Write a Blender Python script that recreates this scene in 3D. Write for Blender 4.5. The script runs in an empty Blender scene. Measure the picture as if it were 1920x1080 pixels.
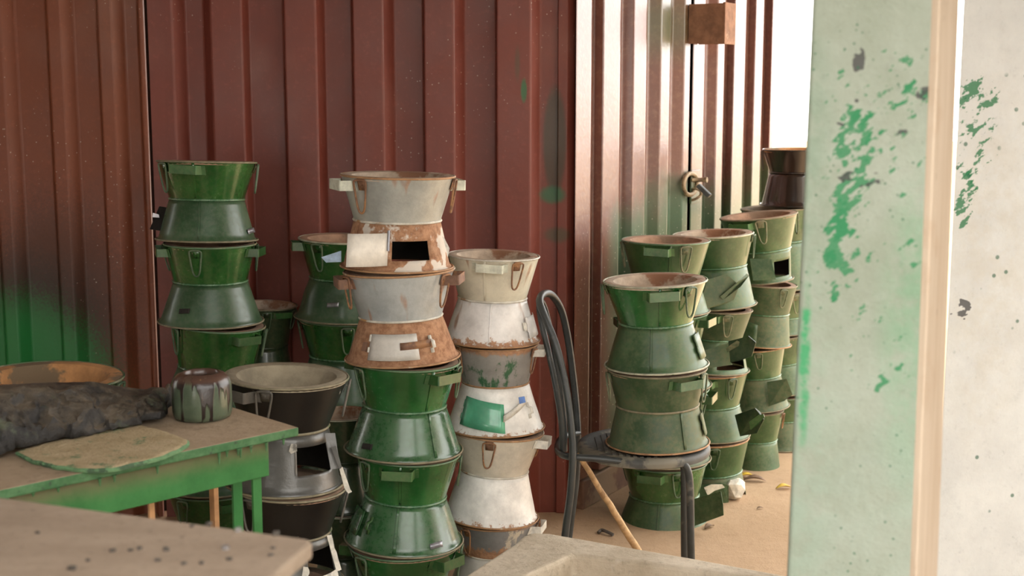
import bpy, bmesh, math, random
from mathutils import Vector, Matrix, noise, Quaternion

random.seed(7)
S = bpy.context.scene
C = S.collection
PI = math.pi

# ------------------------------------------------------------------ camera, world, sun, exposure
F = 2500.0
TH = math.atan(370 / 2500)
CT, ST = math.cos(TH), math.sin(TH)
HC = 1.67
cam = bpy.data.objects.new('camera', bpy.data.cameras.new('camera'))
C.objects.link(cam)
cam.location = (0, 0, HC)
cam.rotation_euler = (PI / 2 - TH, 0, 0)
cam.data.sensor_width = 36
cam.data.lens = F / 1920 * 36
cam.data.dof.use_dof = True
cam.data.dof.focus_distance = 4.3
cam.data.dof.aperture_fstop = 4.0
cam.data.clip_start = 0.05
S.camera = cam

W = bpy.data.worlds.new('sky')
S.world = W
W.use_nodes = True
W.node_tree.nodes['Background'].inputs[0].default_value = (1.0, 0.975, 0.93, 1)
W.node_tree.nodes['Background'].inputs[1].default_value = 6.3

sun = bpy.data.objects.new('sun', bpy.data.lights.new('sun', 'SUN'))
C.objects.link(sun)
sun.data.energy = 10.0
sun.data.angle = math.radians(12)
sun.data.color = (1.0, 0.90, 0.74)
SUN_DIR = Vector((0.22, 0.42, 0.88))          # towards the sun
sun.rotation_euler = SUN_DIR.to_track_quat('Z', 'Y').to_euler()

S.view_settings.view_transform = 'Standard'
S.view_settings.look = 'None'
S.view_settings.gamma = 1.0
S.view_settings.use_curve_mapping = False
S.view_settings.exposure = 0.0
S.cycles.max_bounces = 8
S.cycles.diffuse_bounces = 5


def ray(px, py):
    u, v = (px - 960) / F, (540 - py) / F
    return Vector((u, CT + v * ST, -ST + v * CT))


def P(px, py, Y):
    d = ray(px, py)
    return Vector((0, 0, HC)) + d * (Y / d.y)


def Pz(px, py, z):
    d = ray(px, py)
    return Vector((0, 0, HC)) + d * ((z - HC) / d.z)


def PR(w, py, Y):
    v = (540 - py) / F
    return w / 2 / F * Y / (CT + v * ST)


# ------------------------------------------------------------------ materials
class NT:
    def __init__(s, name):
        s.m = bpy.data.materials.new(name)
        s.m.use_nodes = True
        s.t = s.m.node_tree
        s.t.nodes.clear()
        s.out = s.t.nodes.new('ShaderNodeOutputMaterial')
        s.b = s.t.nodes.new('ShaderNodeBsdfPrincipled')
        s.t.links.new(s.b.outputs[0], s.out.inputs[0])
        s.tc = s.t.nodes.new('ShaderNodeTexCoord')
        s.co = s.tc.outputs['Object']

    def link(s, a, b):
        if isinstance(a, (int, float)):
            b.default_value = a
        elif isinstance(a, (tuple, list)):
            b.default_value = tuple(a) + ((1,) if len(a) == 3 and b.type == 'RGBA' else ())
        else:
            s.t.links.new(a, b)

    def n(s, kind, **kw):
        nd = s.t.nodes.new(kind)
        for k, v in kw.items():
            setattr(nd, k, v)
        return nd

    def math(s, op, a, b=0.0, clamp=False):
        nd = s.n('ShaderNodeMath', operation=op, use_clamp=clamp)
        s.link(a, nd.inputs[0]); s.link(b, nd.inputs[1])
        return nd.outputs[0]

    def map(s, scale=(1, 1, 1), loc=(0, 0, 0), co=None):
        nd = s.n('ShaderNodeMapping')
        s.link(co or s.co, nd.inputs[0]); nd.inputs['Location'].default_value = loc
        nd.inputs['Scale'].default_value = scale
        return nd.outputs[0]

    def noise(s, scale=5, detail=4, rough=0.6, co=None, stretch=None, loc=(0, 0, 0)):
        nd = s.n('ShaderNodeTexNoise')
        c = co or s.co
        if stretch or loc != (0, 0, 0):
            c = s.map(stretch or (1, 1, 1), loc, c)
        s.link(c, nd.inputs['Vector'])
        nd.inputs['Scale'].default_value = scale
        nd.inputs['Detail'].default_value = detail
        nd.inputs['Roughness'].default_value = rough
        return nd.outputs[0]

    def vor(s, scale, co=None, stretch=None, loc=(0, 0, 0), rnd=1.0):
        nd = s.n('ShaderNodeTexVoronoi')
        s.link(s.map(stretch or (1, 1, 1), loc, co or s.co), nd.inputs['Vector'])
        nd.inputs['Scale'].default_value = scale
        nd.inputs['Randomness'].default_value = rnd
        return nd.outputs[0]

    def step(s, a, lo, hi, o0=0.0, o1=1.0):
        nd = s.n('ShaderNodeMapRange', interpolation_type='SMOOTHSTEP')
        s.link(a, nd.inputs[0])
        for i, v in enumerate((lo, hi, o0, o1)):
            nd.inputs[1 + i].default_value = v
        return nd.outputs[0]

    def mix(s, f, a, b):
        nd = s.n('ShaderNodeMix', data_type='RGBA')
        s.link(f, nd.inputs[0]); s.link(a, nd.inputs[6]); s.link(b, nd.inputs[7])
        return nd.outputs[2]

    def xyz(s, co=None):
        nd = s.n('ShaderNodeSeparateXYZ')
        s.link(co or s.co, nd.inputs[0])
        return nd.outputs

    def bump(s, h, strength=0.3, dist=0.01):
        nd = s.n('ShaderNodeBump')
        nd.inputs['Strength'].default_value = strength
        nd.inputs['Distance'].default_value = dist
        s.link(h, nd.inputs['Height'])
        s.t.links.new(nd.outputs[0], s.b.inputs['Normal'])

    def blob(s, x, z, rx, rz, soft=0.35, axes=(0, 2)):
        """soft elliptical stain mask in object coordinates"""
        c = s.xyz()
        dx = s.math('DIVIDE', s.math('SUBTRACT', c[axes[0]], x), rx)
        dz = s.math('DIVIDE', s.math('SUBTRACT', c[axes[1]], z), rz)
        d = s.math('SQRT', s.math('ADD', s.math('MULTIPLY', dx, dx), s.math('MULTIPLY', dz, dz)))
        return s.step(d, 1 - soft, 1 + soft, 1, 0)

    def done(s, col, rough=0.6, metal=0.0, spec=0.5):
        s.link(col, s.b.inputs['Base Color'])
        s.link(rough, s.b.inputs['Roughness'])
        s.link(metal, s.b.inputs['Metallic'])
        s.b.inputs['Specular IOR Level'].default_value = spec
        return s.m


def lin(r, g, b):
    f = lambda c: (c / 255 / 12.92) if c / 255 < 0.04045 else ((c / 255 + 0.055) / 1.055) ** 2.4
    return (f(r), f(g), f(b))


def paint(name, col, dust=0.15, dustcol=(0.33, 0.24, 0.14), rough=0.28, chips=0.0, seed=0, var=0.35, bump=0.12, coat=None):
    """glossy brushed enamel on sheet metal with settled dust, a grey sky veil on green bases, a few chips"""
    t = NT(name)
    off = (seed * 1.7, seed * 2.3, seed * 0.9)
    big = t.noise(7, 4, 0.6, loc=off)
    c = t.mix(t.step(big, 0.35, 0.7), tuple(x * (1 - var) for x in col), tuple(x * (1 + var * 0.7) for x in col))
    streak = t.noise(26, 3, 0.6, stretch=(1, 1, 0.12), loc=off)
    c = t.mix(t.step(streak, 0.5, 0.8, 0, 0.35), c, tuple(x * 0.6 for x in col))
    fine = t.noise(70, 5, 0.7, loc=off)
    d = t.math('MULTIPLY', t.step(t.math('ADD', t.math('MULTIPLY', big, 0.5), t.math('MULTIPLY', fine, 0.5)), 0.38, 0.66), dust * 1.6, True)
    d = t.math('ADD', d, dust * 0.25, True)
    c = t.mix(d, c, dustcol)
    if chips:
        ch = t.step(t.noise(28, 5, 0.75, loc=(off[0] + 5, 0, 0)), 0.72 - chips * 0.1, 0.75 - chips * 0.1)
        c = t.mix(ch, c, (0.5, 0.46, 0.4))
    t.b.inputs['Coat Weight'].default_value = max(0.0, 0.75 - 2 * dust) if coat is None else coat
    t.b.inputs['Coat Roughness'].default_value = 0.09 + dust * 0.3
    t.bump(t.math('ADD', t.noise(9, 3, 0.5, loc=off), t.math('MULTIPLY', fine, 0.03)), bump, 0.02)
    return t.done(c, t.math('ADD', t.math('MULTIPLY', d, 0.55), rough, True))


def rusty(name, col, rust, zlo=-1.0, zhi=9.0, patch=None, streaks=0.0, rough=0.5, metal=0.0, seed=0, smear=None):
    """galvanised or painted sheet going to rust: overall amount, plus rust creeping in below zlo and above zhi"""
    t = NT(name)
    off = (seed * 1.3, seed * 2.9, seed * 0.7)
    n1 = t.noise(9, 6, 0.7, loc=off)
    n2 = t.noise(45, 5, 0.7, loc=off)
    z = t.xyz()[2]
    base = t.mix(t.step(n1, 0.3, 0.7), tuple(x * 0.78 for x in col), tuple(min(1, x * 1.12) for x in col))
    base = t.mix(t.step(n2, 0.5, 0.8, 0, 0.35), base, tuple(x * 0.7 for x in col))
    if smear:
        sm = t.step(t.noise(16, 5, 0.7, stretch=(1, 1, 0.5), loc=(off[0] + 3, 1, 2)), 0.53, 0.62)
        base = t.mix(sm, base, smear)
    rcol = t.mix(t.step(n2, 0.35, 0.65), (0.24, 0.115, 0.06), (0.42, 0.23, 0.13))
    rcol = t.mix(t.step(n1, 0.5, 0.75, 0, 0.6), rcol, (0.40, 0.26, 0.17))
    nn = t.math('ADD', t.math('MULTIPLY', n1, 0.7), t.math('MULTIPLY', n2, 0.3))
    m = t.step(nn, 0.78 - rust * 0.6, 0.84 - rust * 0.6)
    e1 = t.step(t.math('SUBTRACT', z, t.math('MULTIPLY', t.math('SUBTRACT', n2, 0.5), 0.11)), zlo - 0.006, zlo + 0.008, 1, 0)
    e2 = t.step(t.math('ADD', z, t.math('MULTIPLY', t.math('SUBTRACT', n2, 0.5), 0.05)), zhi - 0.008, zhi + 0.006)
    m = t.math('MAXIMUM', m, t.math('MAXIMUM', e1, e2))
    if streaks:
        st = t.step(t.noise(20, 2, 0.5, stretch=(1, 1, 0.03), loc=(off[0], 4, 0)), 0.66 - streaks * 0.1, 0.74 - streaks * 0.1, 0, 0.75)
        m = t.math('MAXIMUM', m, st)
    c = t.mix(m, base, rcol)
    if patch:
        c = t.mix(t.step(t.noise(9, 5, 0.6, loc=(off[0] + 9, 2, 1)), 0.51, 0.55, 0, 0.9), c, patch)
    t.bump(t.math('ADD', n1, t.math('MULTIPLY', n2, 0.4)), 0.18, 0.012)
    return t.done(c, t.math('ADD', rough, t.math('MULTIPLY', m, 0.35), True), t.math('MULTIPLY', t.math('SUBTRACT', 1.0, m), metal))


def plain(name, col, rough=0.6, metal=0.0, var=0.25, scale=25, bump=0.1, second=None, amount=0.5):
    t = NT(name)
    n1 = t.noise(scale, 5, 0.65)
    c = t.mix(t.step(n1, 0.3, 0.7), tuple(x * (1 - var) for x in col), tuple(min(1, x * (1 + var)) for x in col))
    if second:
        c = t.mix(t.step(t.noise(scale * 0.35, 5, 0.7, loc=(3, 1, 7)), 0.7 - amount * 0.4, 0.78 - amount * 0.4), c, second)
    t.bump(n1, bump, 0.01)
    return t.done(c, rough, metal)


G_DEEP = (0.006, 0.085, 0.012)
M = {}
M['green_bowl_shaded'] = paint('green_enamel_bowl_shaded', G_DEEP, 0.06, seed=1, rough=0.22)  # darkened to carry the shade on the bowl's underside
M['green_cone_skylit'] = paint('green_enamel_base_skylit', (0.022, 0.085, 0.03), 0.3, dustcol=(0.13, 0.14, 0.10), seed=2, rough=0.25, bump=0.08)  # grey dust colour stands for sky reflected on the sloping base
M['green_front_bowl_shaded'] = paint('green_enamel_bowl_fresh_shaded', (0.010, 0.10, 0.018), 0.08, dustcol=(0.14, 0.17, 0.1), seed=3, rough=0.2, chips=0.2)  # fresh enamel toned down for the bowl's underside shade
M['green_front_cone_skylit'] = paint('green_enamel_base_fresh_skylit', (0.016, 0.095, 0.025), 0.2, dustcol=(0.13, 0.15, 0.1), seed=4, rough=0.2, chips=0.25, bump=0.15)  # greyed for the sky that the fresh base reflects
M['olive_bowl'] = paint('dusty_green_bowl', (0.014, 0.08, 0.018), 0.22, dustcol=(0.12, 0.12, 0.06), seed=5, rough=0.28)
M['olive_cone'] = paint('dusty_green_base', (0.022, 0.09, 0.028), 0.34, dustcol=(0.15, 0.16, 0.09), seed=6, rough=0.3, bump=0.16)
M['dusty_bowl'] = paint('very_dusty_green_bowl', (0.016, 0.07, 0.02), 0.4, dustcol=(0.12, 0.11, 0.06), seed=7, rough=0.34)
M['dusty_cone'] = paint('very_dusty_green_base', (0.025, 0.085, 0.03), 0.5, dustcol=(0.15, 0.145, 0.085), seed=8, rough=0.36)
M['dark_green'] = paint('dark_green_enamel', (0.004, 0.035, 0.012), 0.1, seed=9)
M['black'] = paint('black_enamel', (0.0035, 0.0033, 0.0033), 0.012, dustcol=(0.2, 0.16, 0.12), seed=10, rough=0.4, chips=0.45, coat=0.1)
M['black_brown'] = paint('black_brown_gloss', (0.007, 0.003, 0.003), 0.02, seed=11, rough=0.18)
M['grey_cone'] = rusty('grey_sheet_chipped', (0.10, 0.097, 0.09), 0.02, zlo=-1, patch=None, rough=0.3, metal=0.3, seed=3, smear=None)
M['galv'] = rusty('galvanised_sheet', (0.42, 0.43, 0.395), 0.18, streaks=0.45, rough=0.42, metal=0.35, seed=1)
M['galv2'] = rusty('galvanised_sheet_two', (0.44, 0.47, 0.47), 0.13, zhi=0.283, streaks=0.2, rough=0.42, metal=0.35, seed=8)
M['rust_patch'] = rusty('rusted_sheet_with_paint', (0.55, 0.52, 0.45), 0.72, patch=(0.62, 0.57, 0.5), rough=0.55, seed=5)
M['rust'] = rusty('rusted_sheet', (0.35, 0.2, 0.1), 0.95, rough=0.62, seed=6)
M['cream'] = rusty('cream_painted_sheet', (0.56, 0.52, 0.41), 0.04, streaks=0.3, rough=0.4, seed=7)
M['cream2'] = rusty('cream_painted_sheet_two', (0.58, 0.53, 0.44), 0.08, rough=0.4, seed=12)
M['white_rust'] = rusty('white_sheet_rusting', (0.70, 0.68, 0.66), 0.2, zlo=0.016, streaks=0.2, rough=0.35, seed=9)
M['white'] = rusty('white_painted_sheet', (0.84, 0.82, 0.78), 0.05, zlo=0.003, rough=0.4, seed=10)
M['grey_smear'] = rusty('grey_sheet_green_smears', (0.27, 0.255, 0.24), 0.2, zhi=0.268, rough=0.45, seed=11, smear=(0.03, 0.10, 0.045))
M['grey_drip'] = rusty('grey_sheet_cream_drips', (0.20, 0.20, 0.20), 0.2, zlo=0.17, rough=0.4, seed=13, smear=(0.52, 0.46, 0.36))
M['green_wire'] = paint('green_wire', (0.03, 0.10, 0.04), 0.35, dustcol=(0.2, 0.2, 0.14), rough=0.4)
M['dusty_wire'] = paint('dusty_wire', (0.05, 0.11, 0.05), 0.6, dustcol=(0.25, 0.22, 0.14), rough=0.5)
M['rust_wire'] = plain('rusted_wire', (0.20, 0.10, 0.055), 0.75, second=(0.32, 0.16, 0.07), scale=60)
M['black_wire'] = plain('dusty_black_wire', (0.10, 0.09, 0.075), 0.5)
M['green_strap'] = paint('green_strap', (0.011, 0.10, 0.02), 0.10, rough=0.3)
M['cream_strap'] = plain('cream_strap', (0.55, 0.56, 0.46), 0.5, second=(0.05, 0.30, 0.09), amount=0.25, scale=30)
M['white_strap'] = plain('white_strap', (0.66, 0.63, 0.56), 0.5, second=(0.33, 0.17, 0.08), amount=0.2)
M['rust_strap'] = plain('rusted_strap', (0.18, 0.095, 0.06), 0.7, second=(0.3, 0.15, 0.07))
M['clay'] = plain('fired_clay', (0.36, 0.22, 0.145), 0.9, second=(0.25, 0.17, 0.115), scale=14, bump=0.4)
M['clay_pale'] = plain('pale_clay', (0.42, 0.33, 0.25), 0.9, second=(0.26, 0.13, 0.075), amount=0.45, scale=14, bump=0.4)
M['clay_grey'] = plain('grey_clay', (0.30, 0.255, 0.18), 0.9, scale=14, bump=0.4)
M['clay_orange'] = plain('orange_clay', (0.45, 0.225, 0.09), 0.9, second=(0.17, 0.12, 0.07), amount=0.4, scale=12, bump=0.4)
M['rim_dust'] = plain('dusty_rim_edge', (0.21, 0.18, 0.115), 0.7, second=(0.09, 0.13, 0.06), amount=0.35, scale=30)
M['rim_green'] = plain('green_rim_edge', (0.10, 0.17, 0.09), 0.4, second=(0.27, 0.24, 0.15), amount=0.4, scale=30)
M['rim_pale'] = plain('pale_rim_edge', (0.42, 0.41, 0.31), 0.55, second=(0.13, 0.2, 0.1), amount=0.4, scale=30)
M['rim_rust'] = plain('rusted_rim_edge', (0.36, 0.2, 0.10), 0.7, second=(0.5, 0.42, 0.32), amount=0.4, scale=30)
M['rim_white'] = plain('pale_metal_edge', (0.56, 0.53, 0.46), 0.4, second=(0.35, 0.18, 0.06), amount=0.25, scale=20)
M['ring_green'] = paint('green_waist_ring', (0.06, 0.19, 0.09), 0.2, dustcol=(0.3, 0.3, 0.2), rough=0.2)
M['clip'] = plain('bare_metal_clip', (0.34, 0.34, 0.37), 0.35, metal=0.6)
M['black_and_shade'] = plain('matte_black_and_shade', (0.02, 0.017, 0.014), 0.95)  # near-black for some clips, and for shade painted into openings and gaps
M['door_white'] = rusty('white_door_plate', (0.72, 0.67, 0.59), 0.20, rough=0.45, seed=15)
M['door_grey'] = rusty('pale_grey_door_plate', (0.56, 0.53, 0.48), 0.02, rough=0.45, metal=0.1, seed=16)
M['door_mint'] = paint('mint_green_door_plate', (0.09, 0.42, 0.25), 0.05, rough=0.4, chips=0.5)
M['pale_blue'] = plain('pale_blue_sheet', (0.42, 0.55, 0.72), 0.5, second=(0.6, 0.45, 0.3), amount=0.2)
M['blue'] = plain('blue_paint', (0.1, 0.2, 0.5), 0.5)
M['torn'] = plain('bare_torn_paint', (0.62, 0.58, 0.5), 0.6, second=(0.2, 0.19, 0.17), amount=0.35, scale=30)
M['rubber'] = plain('dark_grey_rubber', (0.055, 0.056, 0.053), 0.6, second=(0.17, 0.155, 0.12), amount=0.55, scale=14)
M['tube'] = plain('dark_painted_tube', (0.032, 0.036, 0.036), 0.38, second=(0.11, 0.105, 0.09), amount=0.3, scale=18)
M['concrete'] = None

# ------------------------------------------------------------------ mesh helpers


def mesh_obj(name, verts, faces, mat, parent=None, smooth=40, solid=0.0, bevel=0.0, mats=None, fmat=None):
    me = bpy.data.meshes.new(name)
    me.from_pydata([tuple(v) for v in verts], [], faces)
    for m in ([mat] + (mats or [])):
        me.materials.append(m)
    if fmat:
        for p, i in zip(me.polygons, fmat):
            p.material_index = i
    if smooth:
        me.polygons.foreach_set('use_smooth', [True] * len(me.polygons))
        me.set_sharp_from_angle(angle=math.radians(smooth))
    o = bpy.data.objects.new(name, me)
    C.objects.link(o)
    if parent:
        o.parent = parent
    if solid:
        md = o.modifiers.new('thick', 'SOLIDIFY'); md.thickness = solid; md.offset = -1
    if bevel:
        md = o.modifiers.new('edge', 'BEVEL'); md.width = bevel; md.segments = 2; md.limit_method = 'ANGLE'
    return o


def tag(o, label=None, cat=None, group=None, kind=None):
    if label: o['label'] = label
    if cat: o['category'] = cat
    if group: o['group'] = group
    if kind: o['kind'] = kind
    return o


def empty(name, loc, rot=None):
    o = bpy.data.objects.new(name, None)
    C.objects.link(o)
    o.location = loc
    o.empty_display_size = 0.1
    if rot is not None:
        o.rotation_mode = 'QUATERNION'; o.rotation_quaternion = rot
    return o


def lathe(profile, n=48, wob=0.0, seed=0, closed=False):
    vs, fs = [], []
    for (r, z) in profile:
        for k in range(n):
            a = 2 * PI * k / n
            rr = r * (1 + wob * math.sin(2 * a + seed) + wob * 0.6 * math.sin(3 * a + seed * 2.1))
            vs.append((rr * math.sin(a), -rr * math.cos(a), z))
    m = len(profile)
    for i in range(m if closed else m - 1):
        j = (i + 1) % m
        for k in range(n):
            l = (k + 1) % n
            fs.append((i * n + k, i * n + l, j * n + l, j * n + k))
    return vs, fs


def tube(path, r, n=8, closed=False, taper=None):
    path = [Vector(p) for p in path]
    vs, fs = [], []
    m = len(path)
    prev = None
    for i, p in enumerate(path):
        if closed:
            t = path[(i + 1) % m] - path[i - 1]
        else:
            t = path[min(i + 1, m - 1)] - path[max(i - 1, 0)]
        t.normalize()
        if prev is None:
            prev = t.orthogonal().normalized()
        else:
            prev = (prev - t * prev.dot(t)).normalized()
        b = t.cross(prev)
        rr = r * (taper[i] if taper else 1)
        for k in range(n):
            a = 2 * PI * k / n
            vs.append(p + (prev * math.cos(a) + b * math.sin(a)) * rr)
    for i in range(m if closed else m - 1):
        j = (i + 1) % m
        for k in range(n):
            l = (k + 1) % n
            fs.append((i * n + k, i * n + l, j * n + l, j * n + k))
    if not closed:
        fs.append(tuple(range(n))[::-1])
        fs.append(tuple(range((m - 1) * n, m * n)))
    return vs, fs


def smooth_path(pts, sub=5):
    """Catmull-Rom through points"""
    pts = [Vector(p) for p in pts]
    out = []
    for i in range(len(pts) - 1):
        p0, p1, p2, p3 = pts[max(i - 1, 0)], pts[i], pts[i + 1], pts[min(i + 2, len(pts) - 1)]
        for k in range(sub):
            t = k / sub
            out.append(0.5 * ((2 * p1) + (p2 - p0) * t + (2 * p0 - 5 * p1 + 4 * p2 - p3) * t * t + (3 * p1 - p0 - 3 * p2 + p3) * t ** 3))
    out.append(pts[-1])
    return out


def prism(poly, d):
    """solid from a polygon (list of 3D points) extruded by the vector d"""
    n = len(poly)
    poly = [Vector(p) for p in poly]
    d = Vector(d)
    vs = poly + [p + d for p in poly]
    fs = [tuple(range(n)), tuple(range(2 * n - 1, n - 1, -1))]
    fs += [(i, i + n, (i + 1) % n + n, (i + 1) % n) for i in range(n)]
    return vs, fs


def box(c, ax, ay, az):
    """box centred at c with half-axis vectors"""
    c, ax, ay, az = Vector(c), Vector(ax), Vector(ay), Vector(az)
    return prism([c - ax - ay - az, c + ax - ay - az, c + ax + ay - az, c - ax + ay - az], az * 2)


def joined(parts):
    vs, fs = [], []
    for v, f in parts:
        o = len(vs)
        vs += list(v); fs += [tuple(i + o for i in q) for q in f]
    return vs, fs


def fix_normals(o):
    bm = bmesh.new(); bm.from_mesh(o.data)
    bmesh.ops.recalc_face_normals(bm, faces=bm.faces)
    bm.to_mesh(o.data); bm.free()
    return o


# ------------------------------------------------------------------ structure materials
def mat_redwall(name, col, col2, spray):
    t = NT(name)
    n1 = t.noise(2.2, 5, 0.65)
    n2 = t.noise(38, 5, 0.7)
    c = t.mix(t.step(n1, 0.3, 0.7), col, col2)
    c = t.mix(t.step(n2, 0.52, 0.75, 0, 0.5), c, tuple(x * 1.35 for x in col2))
    c = t.mix(t.step(t.noise(5, 4, 0.7, stretch=(1, 1, 0.12), loc=(2, 2, 5)), 0.5, 0.75, 0, 0.4), c, tuple(x * 0.65 for x in col))
    haze = t.step(t.noise(1.6, 3, 0.6, loc=(9, 1, 4)), 0.55, 0.8, 0, 0.25)
    c = t.mix(haze, c, (0.34, 0.21, 0.17))
    fine = t.noise(120, 3, 0.7)
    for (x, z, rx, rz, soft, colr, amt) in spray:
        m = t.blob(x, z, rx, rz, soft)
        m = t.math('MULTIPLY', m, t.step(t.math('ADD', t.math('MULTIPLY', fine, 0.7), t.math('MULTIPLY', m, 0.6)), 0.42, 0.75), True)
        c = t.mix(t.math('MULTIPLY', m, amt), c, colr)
    sp = t.step(t.vor(42, loc=(1, 3, 2)), 0.085, 0.13, 1, 0)
    spm = t.math('MULTIPLY', sp, t.step(t.noise(1.4, 2, 0.5, loc=(4, 4, 4)), 0.5, 0.62))
    c = t.mix(t.math('MULTIPLY', spm, 0.55), c, (0.5, 0.42, 0.34))
    t.bump(t.math('ADD', n1, t.math('MULTIPLY', n2, 0.15)), 0.2, 0.02)
    return t.done(c, t.step(n1, 0.3, 0.7, 0.42, 0.6))


RED, RED2 = (0.150, 0.031, 0.019), (0.185, 0.045, 0.030)
GR = (0.014, 0.16, 0.035)
YW = 5.15                                            # plane of the container's long side
wx = lambda px, py=100: P(px, py, YW).x
zz = lambda py, Y=YW: P(960, py, Y).z
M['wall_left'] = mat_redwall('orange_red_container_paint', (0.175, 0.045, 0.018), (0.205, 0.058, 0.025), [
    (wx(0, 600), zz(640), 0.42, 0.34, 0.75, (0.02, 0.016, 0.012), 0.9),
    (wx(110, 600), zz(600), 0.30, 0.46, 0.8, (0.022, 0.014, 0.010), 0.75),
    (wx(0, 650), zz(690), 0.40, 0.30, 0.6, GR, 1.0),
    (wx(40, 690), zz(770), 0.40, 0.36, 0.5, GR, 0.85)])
M['wall_back'] = mat_redwall('red_container_paint', RED, RED2, [
    (wx(982, 170), zz(170), 0.012, 0.045, 0.5, (0.03, 0.13, 0.05), 0.9),
    (wx(970, 120), zz(120), 0.010, 0.06, 0.8, (0.07, 0.06, 0.03), 0.6),
    (wx(1040, 270), zz(265), 0.045, 0.21, 0.25, (0.045, 0.035, 0.018), 0.85),
    (wx(1036, 365), zz(365), 0.05, 0.035, 0.5, (0.03, 0.11, 0.05), 0.9),
    (wx(1045, 440), zz(440), 0.05, 0.03, 0.6, (0.05, 0.06, 0.03), 0.7)])

# right face (door end) frame: unit along-wall vector and outward normal
WD = Vector((0.52, 0.854, 0)); WN = Vector((0.854, -0.52, 0))
W0 = P(1065, 100, YW); W0.z = 0


def wp(px, o, z=0.0, py=100):
    """point of the door wall seen at pixel column px, standing o out from its plane"""
    d = ray(px, py); k = d.x / d.y
    X0, Y0 = W0.x + WN.x * o, W0.y + WN.y * o
    t = (k * Y0 - X0) / (WD.x - WD.y * k)
    return Vector((X0 + WD.x * t, Y0 + WD.y * t, z))


def wall_spray():
    t = NT('door_wall_paint')
    nrm = t.n('ShaderNodeNewGeometry').outputs['Normal']
    n1 = t.noise(2.5, 5, 0.65); n2 = t.noise(40, 5, 0.7)
    c = t.mix(t.step(n1, 0.3, 0.7), (0.115, 0.031, 0.020), (0.155, 0.046, 0.030))
    # pale tan mottling over the whole sheet
    c = t.mix(t.step(n2, 0.45, 0.75, 0.1, 0.35), c, (0.36, 0.23, 0.15))
    x, y, z = t.xyz()
    zn = t.math('ADD', z, t.math('MULTIPLY', t.noise(2.2, 3, 0.6, loc=(4, 0, 0)), 0.7))
    g = t.math('MULTIPLY', t.step(zn, 1.35, 1.75, 1, 0), t.step(y, 5.27, 5.47))
    g = t.math('MULTIPLY', g, t.step(t.math('ADD', t.noise(120, 3, 0.7), g), 0.5, 1.0), True)
    c = t.mix(t.math('MULTIPLY', g, 0.85), c, (0.04, 0.125, 0.055))
    g2 = t.blob(5.85, 1.95, 0.14, 0.14, 0.7, axes=(1, 2))
    c = t.mix(t.math('MULTIPLY', g2, 0.5), c, (0.03, 0.14, 0.06))
    sp = t.math('MULTIPLY', t.step(t.vor(45), 0.09, 0.15, 1, 0), t.step(z, 0.9, 1.35, 1, 0))
    c = t.mix(sp, c, (0.55, 0.5, 0.42))
    t.bump(t.math('ADD', n1, t.math('MULTIPLY', n2, 0.2)), 0.2, 0.02)
    t.b.inputs['Coat Weight'].default_value = 0.65
    t.b.inputs['Coat Roughness'].default_value = 0.28
    return t.done(c, t.math('ADD', 0.30, t.math('MULTIPLY', g, 0.35), True), spec=0.6)


M['door_wall'] = wall_spray()

# ------------------------------------------------------------------ structure: container walls


def fold_wall(name, pts, z0, z1, mat, kind='structure', depth=None):
    """vertical folded sheet through plan points"""
    vs, fs = [], []
    n = len(pts)
    for z in (z0, z1):
        for p in pts:
            vs.append((p[0], p[1], z))
    for i in range(n - 1):
        fs.append((i, i + 1, n + i + 1, n + i))
    o = mesh_obj(name, vs, fs, mat, smooth=0)
    md = o.modifiers.new('edge', 'BEVEL'); md.width = 0.006; md.segments = 2; md.limit_method = 'ANGLE'; md.angle_limit = 0.3
    if kind: o['kind'] = kind
    return o


Z1 = 2.6


def bp(px, o):
    d = ray(px, 100)
    Y = YW - o
    return (d.x / d.y * Y, Y)


OUT = 0.056
# long side: (pixel column at y=100, how far the fold stands out)
lp = [(279, OUT), (325, OUT), (350, 0), (384, 0.0), (396, OUT), (455, OUT), (468, 0), (533, 0), (534, OUT), (593, OUT), (610, 0), (661, 0), (662, OUT),
      (718, OUT), (740, 0), (794, 0), (795, OUT), (851, OUT), (872, 0), (930, 0), (931, OUT), (995, OUT), (1013, 0), (1050, 0)]
fold_wall('wall_back', [bp(a, b) for a, b in lp], 0.0, Z1, M['wall_back'])
post_c = [bp(1047, 0.0), bp(1047, 0.012), bp(1065, 0.012)]
cpost = [bp(1046, -0.01), bp(1046, 0.012), bp(1064, 0.016), tuple(wp(1079, 0.018).xy), tuple(wp(1079, -0.02).xy)]
vs, fs = prism([(x, y, 0.0) for x, y in cpost], (0, 0, Z1))
o = fix_normals(mesh_obj('corner_post', vs, fs, M['wall_back'], smooth=0, bevel=0.004)); o['kind'] = 'structure'
o.name = 'trim_1'
# left panel of another container
lp2 = [(-900, 0.05), (-500, 0.05), (-380, 0.05), (-360, 0.01), (-250, 0.01), (-240, 0.05)]
lp2 = []
for k in range(-9, 0):
    b = 6 + k * 106
    lp2 += [(b, 0.055), (b + 24, 0.012), (b + 80, 0.012), (b + 81, 0.055)]
lp2 += [(6, 0.055), (32, 0.012), (90, 0.012), (91, 0.055), (117, 0.055), (141, 0.012), (185, 0.012), (186, 0.055), (212, 0.055), (236, 0.012), (261, 0.012), (262, 0.055), (272, 0.055), (274, 0.0)]
fold_wall('wall_left', [bp(a, b) for a, b in lp2], 0.0, Z1, M['wall_left'])
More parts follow.
